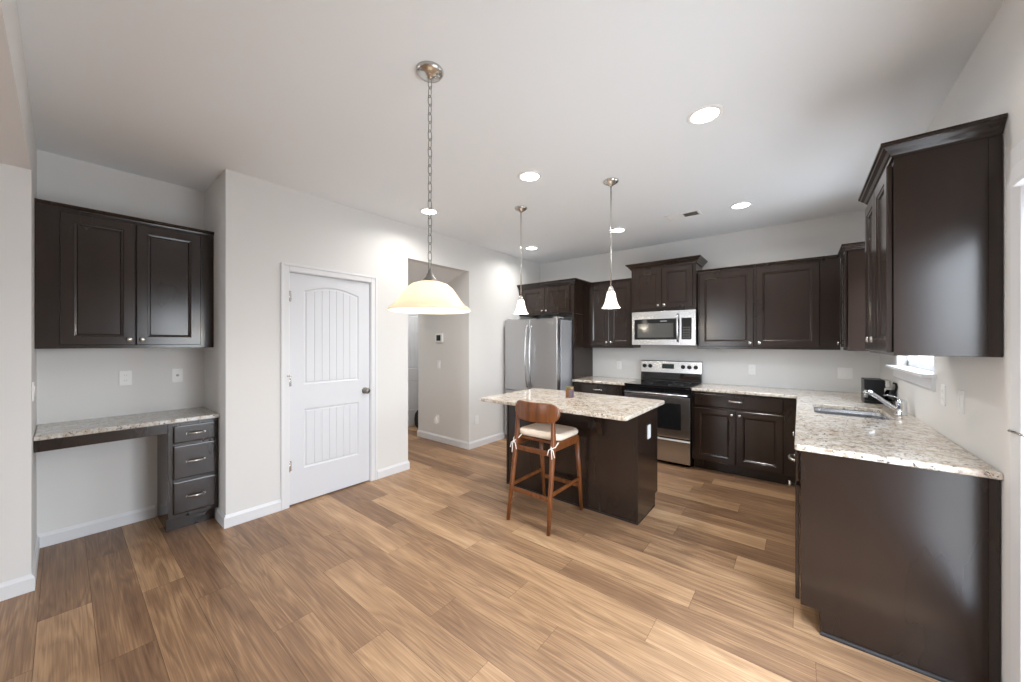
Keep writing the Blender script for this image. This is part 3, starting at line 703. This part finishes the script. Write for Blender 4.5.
# rear legs (towards the room) run up to carry the backrest
def ring_path(bm, pts):
    loft(bm, [[(p[0] + x, p[1] + y, p[2]) for x, y in rrect(-p[3] / 2, p[3] / 2, -p[4] / 2, p[4] / 2, min(p[3], p[4]) * .38, 4)] for p in pts], smooth=True)
for s in (-1, 1):
    bm = bm_new(); ring_path(bm, [(s * .192, -.258, 0, .026, .028), (s * .184, -.216, .30, .034, .036), (s * .176, -.172, .60, .036, .044), (s * .173, -.160, .70, .034, .040), (s * .170, -.160, .82, .028, .032), (s * .168, -.168, .925, .022, .024)])
    finish('leg', bm, M_STOOL, st)
    bm = bm_new(); ring_path(bm, [(s * .190, .262, 0, .026, .026), (s * .185, .225, .35, .034, .034), (s * .182, .190, .645, .038, .036)])
    finish('leg', bm, M_STOOL, st)
def rail(a, b, w=.018, h=.04):
    bm = bm_new(); a, b = Vector(a), Vector(b); d = (b - a).normalized(); n = Vector((-d.y, d.x, 0)).normalized()
    rings = []
    for p in (a, b): rings.append([tuple(p + n * x + Vector((0, 0, z))) for x, z in rrect(-w / 2, w / 2, -h / 2, h / 2, min(w, h) * .3, 3)])
    loft(bm, rings); return bm
finish('stretcher', rail((-.178, -.224, .245), (.178, -.224, .245), .018, .032), M_STOOL, st)
finish('stretcher', rail((-.178, .239, .215), (.178, .239, .215), .018, .034), M_STOOL, st)
for s in (-1, 1): finish('stretcher', rail((s * .184, -.205, .275), (s * .186, .220, .275), .016, .028), M_STOOL, st)
# seat frame
finish('seat_rail', rail((-.162, -.176, .572), (.162, -.176, .572), .02, .038), M_STOOL, st)
finish('seat_rail', rail((-.166, .194, .610), (.166, .194, .610), .02, .055), M_STOOL, st)
for s in (-1, 1): finish('seat_rail', rail((s * .176, -.150, .612), (s * .182, .175, .612), .02, .050), M_STOOL, st)
bm = bm_new(); rings = []
for z, d in ((.636, .008), (.640, 0), (.652, 0), (.656, .006)): rings.append([(x, y, z) for x, y in rrect(-.200 + d, .200 - d, -.136 + d, .212 - d, .05, 5)])
loft(bm, rings); finish('seat', bm, M_STOOL, st)
# cushion
bm = bm_new(); rings = []
for t in range(13):
    a = -math.pi / 2 + math.pi * t / 12; cz = .684 + .026 * math.sin(a); d = .030 * (1 - math.cos(a)) ** 1.0
    rings.append([(x, y, cz + (.010 * math.exp(-((x / .2) ** 2 + ((y - .03) / .2) ** 2) * 1.5) if a > 0 else 0)) for x, y in rrect(-.212 + d, .212 - d, -.138 + d, .220 - d, .075 - d * .6, 7)])
loft(bm, rings, smooth=True)
cu = finish('seat_cushion', bm, M_CUSH, st); cu['label'] = 'cream padded cushion'
for s in (-1, 1):
    bm = bm_new(); x = s * .18; y = -.188
    tube(bm, [(s * .15, -.135, .668), (s * .155, -.165, .650), (x, y - .012, .622), (s * .202, -.175, .632), (s * .205, -.14, .660)], .0045, 8)
    for q, (dx, dz) in enumerate(((-.030, -.052), (.034, -.060), (-.012, -.092) if s < 0 else (.01, -.075))):
        tube(bm, [(x, y - .012, .622), (x + dx * .6, y - .020, .622 + dz * .2), (x + dx, y - .020, .622 + dz)], .0042, 8)
    lathe(bm, [(.004, -.009), (.009, -.004), (.009, .004), (.004, .009)], (x, y - .013, .622), 10)
    finish('cushion_tie', bm, M_TIE, cu)
# curved backrest
bm = bm_new(); n = 36; rings = []
for k in range(n + 1):
    u = math.sin(math.pi * (-.5 + k / n)); x = .012 + u * .212; y = -.205 + .058 * u * u
    hh = .080 * max(.12, math.sqrt(max(0, 1 - (max(0, abs(u) - .62) / .385) ** 2.2))) * (1 - .06 * u * u); zc = .880 + .004 * abs(u)
    th = .017
    rings.append([(x, y + (a * th / 2), zc + b * hh) for a, b in ((-1, -.85), (-1, .85), (-.6, .97), (.6, .97), (1, .85), (1, -.85), (.6, -.97), (-.6, -.97))])
loft(bm, rings, smooth=True); finish('backrest', bm, M_STOOL, st)

# ------------------------------------------------------------------ refrigerator
fx0, fx1, fyf, fz = -3.405, -2.507, 4.085, 1.752
fr = thing('refrigerator', 'stainless steel french-door refrigerator against the left wall', 'refrigerator')
bm = bm_new(); rslab(bm, fx0 + .005, fx1 - .005, fyf + .105, 4.97, .02, fz - .018, .006, .004); finish('body', bm, M_FRIDGESIDE, fr)
mid = (fx0 + fx1) / 2
for a, b in ((fx0, mid - .003), (mid + .003, fx1)):
    bm = bm_new(); rslab(bm, a, b, fyf, fyf + .082, .74, fz, .010, .004); d = finish('door', bm, M_FRIDGE, fr)
    hx = mid - .038 if a == fx0 else mid + .038; bm = bm_new(); n = 14
    pts = [(hx, fyf - .012 - .045 * math.sin(math.pi * k / n) ** .7, .80 + .85 * k / n) for k in range(n + 1)]
    tube(bm, pts, [.011 + .003 * math.sin(math.pi * k / n) for k in range(n + 1)], 12, flat=.8)
    for z in (.80, 1.65): loft(bm, turn([(.014, 0), (.012, .014)], (0, -1, 0), (hx, fyf, z), 12), smooth=True)
    finish('door_handle', bm, M_STEEL, d)
bm = bm_new(); rslab(bm, fx0, fx1, fyf, fyf + .082, .06, .732, .010, .004); d = finish('freezer_drawer', bm, M_FRIDGE, fr)
bm = bm_new(); n = 12; tube(bm, [(fx0 + .08 + (fx1 - fx0 - .16) * k / n, fyf - .012 - .04 * math.sin(math.pi * k / n) ** .6, .66) for k in range(n + 1)], .012, 12); finish('drawer_handle', bm, M_STEEL, d)
bm = bm_new(); box(bm, fx0 + .01, fx1 - .01, fyf + .0825, fyf + .1045, .06, fz - .02); finish('door_gasket', bm, M_BLACKPLASTIC, fr)
for x in (fx0 + .05, fx1 - .05):
    bm = bm_new(); rslab(bm, x - .04, x + .04, fyf + .03, fyf + .20, fz + .001, fz + .018, .015, .004); finish('hinge_cover', bm, M_FRIDGESIDE, fr)
for x in (fx0 + .07, fx1 - .07):
    for y in (fyf + .16, 4.90):
        bm = bm_new(); lathe(bm, [(.022, 0), (.022, .019)], (x, y, 0), 12); finish('foot', bm, M_BLACKPLASTIC, fr)
bm = bm_new(); rslab(bm, fx1 - .14, fx1 - .06, fyf - .0015, fyf - .0002, 1.675, 1.687, .0005, .0003); finish('badge', bm, M_CHROME, fr)

# ------------------------------------------------------------------ range
rx0, rx1, ry = -1.718, -.956, 4.40
rg = thing('range', 'freestanding stainless electric range with black glass cooktop', 'stove')
bm = bm_new(); box(bm, rx0 + .003, rx1 - .003, ry + .035, YB - .02, .03, .895); finish('body', bm, M_BLACKPLASTIC, rg, bevel=.002)
bm = bm_new(); rslab(bm, rx0, rx1, ry - .005, YB - .075, .896, .918, .006, .004); ck = finish('cooktop', bm, M_BLACKGLASS, rg)
M_RING = mat('burner_ring', (.12, .12, .12), .3)
for x, y, r in ((-1.52, 4.55, .10), (-1.15, 4.55, .08), (-1.52, 4.83, .075), (-1.15, 4.83, .10)):
    bm = bm_new(); seg = 32
    loft(bm, [[(x + q * math.cos(2 * math.pi * k / seg), y + q * math.sin(2 * math.pi * k / seg), .9184) for k in range(seg)] for q in (r, r - .003)], cap0=False, cap1=False); finish('burner_ring', bm, M_RING, ck)
bm = bm_new(); loft(bm, [[(x, ry + .032, .325), (x, ry + .001, .327), (x, ry - .001, .335), (x, ry - .001, .795), (x, ry + .004, .80), (x, ry + .032, .80)] for x in (rx0 + .006, rx1 - .006)]); od = finish('oven_door', bm, M_STEEL, rg, bevel=.001)
bm = bm_new(); rslab2 = [(x, z) for x, z in rrect(rx0 + .10, rx1 - .10, .42, .72, .012, 3)]
loft(bm, [[(x, ry - .0012, z) for x, z in rslab2], [(x, ry - .003, z) for x, z in rslab2]]); finish('oven_window', bm, M_OVENGLASS, od)
bm = bm_new(); box(bm, rx0 + .006, rx1 - .006, ry - .0015, ry + .03, .803, .892); finish('vent_trim', bm, M_BLACKGLASS, rg)
bm = bm_new(); n = 8; tube(bm, [(rx0 + .02, ry - .045, .822), (rx1 - .02, ry - .045, .822)], .013, 14, flat=1.0)
for x in (rx0 + .05, rx1 - .05): box(bm, x - .012, x + .012, ry - .040, ry - .002, .812, .832)
finish('oven_handle', bm, M_STEEL, od)
bm = bm_new(); loft(bm, [[(x, ry + .032, .045), (x, ry, .045), (x, ry - .004, .06), (x, ry - .004, .29), (x, ry + .004, .308), (x, ry + .012, .312), (x, ry + .032, .312)] for x in (rx0 + .006, rx1 - .006)]); finish('storage_drawer', bm, M_STEEL, rg)
for x in (rx0 + .05, rx1 - .05):
    for y in (ry + .08, YB - .08): bm = bm_new(); lathe(bm, [(.018, 0), (.018, .029)], (x, y, 0), 12); finish('foot', bm, M_BLACKPLASTIC, rg)
by = YB - .070
bm = bm_new(); loft(bm, [[(x, YB - .022, .9185), (x, by, .9185), (x, by + .004, 1.025), (x, YB - .022, 1.025)] for x in (rx0 + .004, rx1 - .004)]); finish('backguard', bm, M_BLACKGLASS, rg)
bm = bm_new(); loft(bm, [[(x, YB - .022, 1.0255), (x, by - .006, 1.0255), (x, by + .010, 1.175), (x, by + .018, 1.184), (x, YB - .022, 1.184)] for x in (rx0, rx1)]); cp_ = finish('control_panel', bm, M_STEEL, rg, bevel=.003)
for x in (-1.665, -1.590, -1.175, -1.100, -1.025):
    bm = bm_new(); loft(bm, turn([(.026, 0), (.026, .006), (.021, .010), (.019, .026), (.014, .028)], (0, -1, .1), (x, by + .0005, 1.108), 20), smooth=True)
    box(bm, x - .003, x + .003, by - .030, by - .024, 1.093, 1.128); finish('knob', bm, M_BLACKPLASTIC, cp_)
bm = bm_new(); loft(bm, [[(x, by + .003, 1.08), (x, by - .003, 1.08), (x, by + .003, 1.142), (x, by + .008, 1.142)] for x in (-1.435, -1.285)]); finish('clock_display', bm, M_CLOCK, cp_)

# ------------------------------------------------------------------ microwave
mx0, mx1, my, mz0, mz1 = -1.718, -.958, 4.662, 1.392, 1.816
mw = thing('microwave', 'stainless over-the-range microwave above the stove', 'microwave')
bm = bm_new(); box(bm, mx0 + .004, mx1 - .004, my + .02, YB - .003, mz0 + .004, mz1); finish('body', bm, M_BLACKPLASTIC, mw, bevel=.002)
DS = mx1 - .19
bm = bm_new(); rslab_pts = lambda x0, x1, z0, z1, r, y0, y1: [[(x, y, z) for x, z in rrect(x0, x1, z0, z1, r, 3)] for y in (y0, y1)]
loft(bm, rslab_pts(mx0, mx1, mz0, mz1, .004, my + .0195, my)); fp = finish('front_frame', bm, M_STEEL, mw, bevel=.002)
bm = bm_new(); loft(bm, rslab_pts(mx0 + .035, DS + .01, mz0 + .07, mz1 - .095, .006, my - .0002, my - .006)); dd_ = finish('door_glass', bm, M_BLACKGLASS, mw)
bm = bm_new(); loft(bm, rslab_pts(mx0 + .075, DS - .055, mz0 + .095, mz1 - .150, .006, my - .0062, my - .0075)); finish('door_window', bm, M_MWGLASS, dd_)
bm = bm_new(); loft(bm, rslab_pts(DS + .035, mx1 - .045, mz0 + .07, mz1 - .095, .006, my - .0002, my - .006)); kp = finish('keypad', bm, M_BLACKGLASS, mw)
M_KEYS = mat('key_print', (.16, .16, .15), .4)
bm = bm_new()
for i in range(3):
    for j in range(5): box(bm, DS + .052 + i * .030, DS + .070 + i * .030, my - .0068, my - .0062, mz0 + .088 + j * .030, mz0 + .100 + j * .030)
finish('key_marks', bm, M_KEYS, kp)
bm = bm_new(); n = 10; hx = DS - .005
tube(bm, [(hx, my - .012 - .032 * math.sin(math.pi * k / n) ** .5, mz0 + .045 + .335 * k / n) for k in range(n + 1)], .012, 12, flat=.8)
for z in (mz0 + .045, mz0 + .38): loft(bm, turn([(.012, 0), (.011, .014)], (0, -1, 0), (hx, my, z), 12), smooth=True)
finish('handle', bm, M_STEEL, mw)
bm = bm_new(); box(bm, -1.36, -1.28, my - .0070, my - .0062, mz1 - .130, mz1 - .120); finish('badge', bm, M_STEEL, dd_)

# ------------------------------------------------------------------ desk nook
ZD = .858
bm = bm_new(); slab_poly(bm, [(XN + .002, YM + .002), (-3.605, YM + .002), (-3.605, YN - .002), (XN + .002, YN - .002)], [], ZD - .030, ZD)
tag(finish('desk_countertop', bm, M_GRAN_DESK), 'grey speckled granite desk top in the wall nook', 'countertop')
dk = thing('desk_cabinet', 'dark three-drawer desk pedestal with an apron under the nook counter', 'desk', (-3.640, YM + .002, 0), RN)
Wd = YN - YM - .004; cx0 = .484 - YM - .002; Dd = XN * -1 - 3.640 - .003
bm = bm_new(); loft(bm, [[(x, 0, .105), (x, 0, ZD - .031), (x, Dd, ZD - .031), (x, Dd, 0), (x, .07, 0), (x, .07, .105)] for x in (cx0, Wd)]); finish('body', bm, M_ESP, dk, bevel=.0015)
for a, b in ((.672, .800), (.402, .650), (.142, .380)):
    bm = bm_new(); rings_door(bm, cx0 + .028, Wd - .022, a, b, -.001, slab=True); d = finish('drawer', bm, M_ESP, dk)
    finish('pull_handle', pull_bm((cx0 + Wd) / 2 + .005, -.021, (a + b) / 2, .10), M_NICKEL, d)
bm = bm_new(); box(bm, 0, cx0 - .001, 0, .02, ZD - .106, ZD - .031); box(bm, 0, .018, .02, Dd, ZD - .106, ZD - .031); finish('apron', bm, M_ESP, dk, bevel=.001)

# ------------------------------------------------------------------ wall plates
def plate(label, name, cat, loc, rz, kind='outlet', gang=1, group=None, s=1.0):
    t = thing(name, label, cat, loc, rz, group); wdt = (.070 + .046 * (gang - 1)) * s; h = .115 * s
    bm = bm_new(); loft(bm, [[(x, y, z) for x, z in rrect(-wdt / 2 + d, wdt / 2 - d, -h / 2 + d, h / 2 - d, .006, 3)] for y, d in ((-.0005, 0), (-.004, 0), (-.006, .003))]); finish('cover_plate', bm, M_PLATE, t)
    for g in range(gang):
        cx = (g - (gang - 1) / 2) * .046 * s
        if kind == 'outlet':
            for zz in (-.020, .020):
                bm = bm_new(); loft(bm, [[(cx + x, y, zz * s + z) for x, z in rrect(-.015, .015, -.014, .014, .010, 4)] for y in (-.0061, -.0075)])
                r = finish('receptacle', bm, M_PLATE, t); bm = bm_new()
                for sx in (-.006, .006): box(bm, cx + sx - .001, cx + sx + .001, -.0079, -.0076, zz * s - .003, zz * s + .006)
                finish('slots', bm, M_PLATESLOT, r)
        elif kind == 'switch':
            bm = bm_new(); loft(bm, [[(cx - .016, -.0061, -.032), (cx + .016, -.0061, -.032), (cx + .016, -.0061, .032), (cx - .016, -.0061, .032)], [(cx - .014, -.008, -.030), (cx + .014, -.008, -.030), (cx + .014, -.0105, .030), (cx - .014, -.0105, .030)]]); finish('rocker', bm, M_PLATE, t)
        else:
            bm = bm_new(); loft(bm, turn([(.010, 0), (.010, .004), (.005, .006)], (0, -1, 0), (cx, -.0061, 0), 16), smooth=True); finish('jack', bm, M_PLATESLOT, t)
    return t
G = 'wall outlets and switches'
plate('white wall outlet above the desk, left of the cable jack', 'wall_outlet', 'outlet', (XN, .306, 1.147), RN, group=G)
plate('white cable jack plate above the desk near the nook corner', 'cable_jack', 'outlet', (XN, .607, 1.147), RN, 'jack', group=G)
plate('white switch on the left side wall of the desk nook', 'light_switch', 'switch', (-3.56, YM, 1.135), math.pi, 'switch', group=G)
plate('white wall outlet above the short counter left of the range', 'wall_outlet', 'outlet', (-2.06, YB, 1.095), RB, group=G)
plate('white wall outlet above the back counter right of the range', 'wall_outlet', 'outlet', (-.439, YB, 1.105), RB, group=G)
plate('wide double switch plate on the back wall left of the coffee maker', 'light_switch', 'switch', (.366, YB, 1.105), RB, 'switch', 2, group=G)
plate('white outlet on the sink wall, the one closer to the window', 'wall_outlet', 'outlet', (XR, 3.04, 1.134), RS, group=G)
plate('white switch on the sink wall, the one closer to the counter end', 'light_switch', 'switch', (XR, 2.76, 1.132), RS, 'switch', group=G)
plate('white outlet on the dark end panel of the island', 'wall_outlet', 'outlet', (BX1, 3.06, .680), RN, group=G)
plate('low white outlet on the wall between hall opening and refrigerator', 'wall_outlet', 'outlet', (XD, 3.53, .37), RN, group=G)
plate('white light switch in the hall below the thermostat', 'light_switch', 'switch', (-4.056, HY1, 1.109), RB, 'switch', group=G)
plate('low white outlet in the hall behind the plug-in freshener', 'wall_outlet', 'outlet', (-4.089, HY1, .325), RB, group=G)
pf = thing('plug_in_freshener', 'white plug-in air freshener in the low hall outlet', 'air freshener', (-4.089, HY1 - .0085, .315), RB)
bm = bm_new(); rslab(bm, -.026, .026, -.045, 0, -.055, .012, .015, .006); finish('housing', bm, M_PLATE, pf)
bm = bm_new(); lathe(bm, [(.018, 0), (.016, .02), (.010, .028)], (0, -.022, .0125), 16); finish('cap', bm, M_PLATE, pf)
th = thing('thermostat', 'white square thermostat with dark screen on the hall wall', 'thermostat', (-4.034, HY1 - .0005, 1.49), RB)
bm = bm_new(); loft(bm, [[(x, y, z) for x, z in rrect(-.074 + d, .074 - d, -.064 + d, .064 - d, .012, 4)] for y, d in ((0, 0), (-.020, 0), (-.024, .004))]); finish('housing', bm, M_PLATE, th)
bm = bm_new(); loft(bm, [[(x, y, z) for x, z in rrect(-.050, .040, -.040, .042, .003, 3)] for y in (-.0242, -.0255)]); finish('screen', bm, M_SCREEN, th)

# ------------------------------------------------------------------ ceiling lights
CAN_N = {(-.434, 2.35): 'recessed ceiling light nearest the camera on the right', (-1.69, 2.34): 'recessed ceiling light between chain lamp and island pendants', (-.445, 4.115): 'recessed ceiling light above the base cabinet right of the range',
         (-2.94, 2.325): 'recessed ceiling light above the hall opening, seen behind the chain', (-1.683, 4.115): 'recessed ceiling light in front of the microwave cabinet', (-2.955, 4.13): 'recessed ceiling light in front of the refrigerator'}
can0 = None
for (x, y), lab in CAN_N.items():
    if can0 is None:
        can0 = thing('recessed_light', lab, 'ceiling light', (x, y, ZC), 0, 'recessed ceiling lights')
        bm = bm_new(); lathe(bm, [(.096, -.0005), (.096, -.004), (.090, -.007), (.074, -.008), (.074, -.0005)], seg=36, cap0=False, cap1=False); finish('trim_ring', bm, M_PLATE, can0)
        bm = bm_new(); lathe(bm, [(.0735, -.001), (.0735, -.004), (.05, -.0055), (.01, -.006)], seg=36); finish('lens', bm, M_CAN, can0)
    else: copy_tree(can0, (x, y, ZC), None, lab)
    area('downlight', (x, y, ZC - .012), (0, 0, 0), .14, .14, 7.3, (1, .965, .92), 'DISK', R(155))
# ceiling register
vt = thing('ceiling_vent', 'white rectangular air register in the kitchen ceiling', 'vent', (-.955, 4.065, ZC), 0)
bm = bm_new()
for a in ((-.165, .165, -.085, -.062), (-.165, .165, .062, .085), (-.165, -.142, -.062, .062), (.142, .165, -.062, .062), (-.006, .006, -.062, .062)): box(bm, a[0], a[1], a[2], a[3], -.007, -.0005)
finish('frame', bm, M_PLATE, vt)
bm = bm_new(); box(bm, -.142, .142, -.062, .062, -.0018, -.0006); finish('duct_backing', bm, M_VOID, vt)
bm = bm_new()
for k in range(6):
    y = -.052 + k * .0208
    for x0, x1, s in ((-.141, -.007, 1), (.007, .141, -1)):
        loft(bm, [[(x, y - .0075, -.002 if s > 0 else -.0065), (x, y + .0075, -.0065 if s > 0 else -.002), (x, y + .0085, -.006 if s > 0 else -.0025), (x, y - .0065, -.0025 if s > 0 else -.006)] for x in (x0, x1)])
finish('slats', bm, M_PLATE, vt)

# ------------------------------------------------------------------ pendants
def lamp(name, loc, power, col, r=.03):
    l = bpy.data.lights.new(name, 'POINT'); l.energy = power; l.color = col; l.shadow_soft_size = r
    o = bpy.data.objects.new(name, l); COL.objects.link(o); o.location = loc; return o
def mini(x, y, lab, z0=1.71):
    t = thing('pendant_light', lab, 'pendant', (x, y, 0), 0, 'island pendants')
    bm = bm_new(); lathe(bm, [(.006, ZC - .045), (.012, ZC - .042), (.030, ZC - .030), (.052, ZC - .018), (.062, ZC - .008), (.062, ZC - .0005)], seg=28); finish('canopy', bm, M_NICKEL, t)
    bm = bm_new(); tube(bm, [(0, 0, ZC - .046), (0, 0, z0 + .178)], .0055, 10); finish('stem', bm, M_NICKEL, t)
    bm = bm_new(); lathe(bm, [(.006, z0 + .182), (.013, z0 + .176), (.022, z0 + .158), (.026, z0 + .146), (.026, z0 + .128)], seg=20); finish('socket_cap', bm, M_NICKEL, t)
    bm = bm_new(); lathe(bm, [(.027, z0 + .135), (.034, z0 + .120), (.040, z0 + .085), (.050, z0 + .045), (.064, z0 + .012), (.076, z0), (.073, z0), (.061, z0 + .013), (.047, z0 + .046), (.037, z0 + .085), (.031, z0 + .119)], seg=28, cap0=False, cap1=False); finish('glass_shade', bm, M_FROST, t)
    bm = bm_new(); lathe(bm, [(.008, z0 + .120), (.014, z0 + .105), (.024, z0 + .075), (.026, z0 + .055), (.018, z0 + .037), (.004, z0 + .031)], seg=16); finish('bulb', bm, M_BULB, t)
    lamp('pendant_bulb_glow', (x, y, z0 - .02), 3.2, (1, .88, .70)); return t
mini(-2.159, 2.84, 'left of the two small glass pendants over the island')
mini(-1.218, 2.831, 'right of the two small glass pendants over the island')
PX, PY, PB = -1.42, 1.128, 1.578
ch = thing('chain_pendant', 'large alabaster bowl pendant hanging on a long nickel chain', 'pendant', (PX, PY, 0))
bm = bm_new(); lathe(bm, [(.004, ZC - .040), (.010, ZC - .038), (.014, ZC - .030), (.030, ZC - .026), (.058, ZC - .018), (.066, ZC - .008), (.066, ZC - .0005)], seg=32)
lathe(bm, [(.003, ZC - .036), (.008, ZC - .033), (.008, ZC - .026), (.004, ZC - .022)], (.036, .022, 0), 12); finish('canopy', bm, M_NICKEL, ch)
zt, zb = ZC - .040, PB + .205; nl = 22; pitch = (zt - zb) / nl
def link_bm(zc, turned):
    bm = bm_new(); L, W_ = pitch * .5 + .005, .0105; pts = []
    for k in range(17):
        a = 2 * math.pi * k / 16; ca, sa = math.cos(a), math.sin(a)
        u = W_ * math.copysign(abs(ca) ** .8, ca); v = (L) * math.copysign(abs(sa) ** .8, sa)
        pts.append((u, 0, zc + v) if turned else (0, u, zc + v))
    rings = []
    P = [Vector(p) for p in pts[:-1]]; n = len(P); nrm = Vector((0, 1, 0)) if turned else Vector((1, 0, 0))
    for i in range(n):
        t = (P[(i + 1) % n] - P[i - 1]).normalized(); b = t.cross(nrm)
        rings.append([tuple(P[i] + .0021 * (math.cos(2 * math.pi * q / 6) * nrm + math.sin(2 * math.pi * q / 6) * b)) for q in range(6)])
    rings.append(rings[0]); loft(bm, rings, cap0=False, cap1=False, smooth=True); return bm
for k in range(nl): finish('chain_link', link_bm(zb + pitch * (k + .5), k % 2 == 0), M_NICKEL_DK, ch)
bm = bm_new(); lathe(bm, [(.005, PB + .206), (.009, PB + .200), (.010, PB + .188), (.016, PB + .182), (.020, PB + .168), (.032, PB + .158), (.036, PB + .150), (.034, PB + .142)], seg=24); finish('socket_cap', bm, M_NICKEL_DK, ch)
bm = bm_new(); oprof = [(.034, .144), (.060, .141), (.085, .132), (.110, .112), (.132, .083), (.150, .055), (.168, .034), (.186, .020), (.197, .012), (.199, .004), (.196, 0)]
iprof = [(r - .006, z - (.003 if i < 9 else 0)) for i, (r, z) in reversed(list(enumerate(oprof[:-1])))]
lathe(bm, [(r, PB + z) for r, z in oprof + iprof], seg=56, cap0=False, cap1=False); finish('glass_shade', bm, M_ALAB, ch)
bm = bm_new(); lathe(bm, [(.010, PB + .135), (.016, PB + .118), (.030, PB + .088), (.032, PB + .070), (.022, PB + .048), (.004, PB + .040)], seg=20); finish('bulb', bm, M_BULB, ch)
lamp('chain_bulb_glow', (PX, PY, PB + .02), 13, (1, .90, .76), .05)

# ------------------------------------------------------------------ things at the right edge
hr = thing('blind_headrail', 'white blind valance above the patio door at the right edge', 'blind')
bm = bm_new(); loft(bm, [[(XR - .018, y, 1.955), (XR - .056, y, 1.957), (XR - .060, y, 1.968), (XR - .056, y, 2.012), (XR - .048, y, 2.030), (XR - .018, y, 2.030)] for y in (PY0 - .06, 2.035)]); finish('valance', bm, M_TRIM, hr, bevel=.002)
tl = thing('curtain_holdback', 'slim grey metal arm sticking out beside the patio door', 'holdback', (0, 0, 0))
bm = bm_new(); tube(bm, [(XR - .0005, 2.195, 1.098), (XR - .015, 2.188, 1.099), (XR - .022, 2.17, 1.100), (XR - .022, 2.03, 1.106)], [.006, .005, .0045, .004], 10); finish('arm', bm, M_NICKEL, tl)
print('ok')
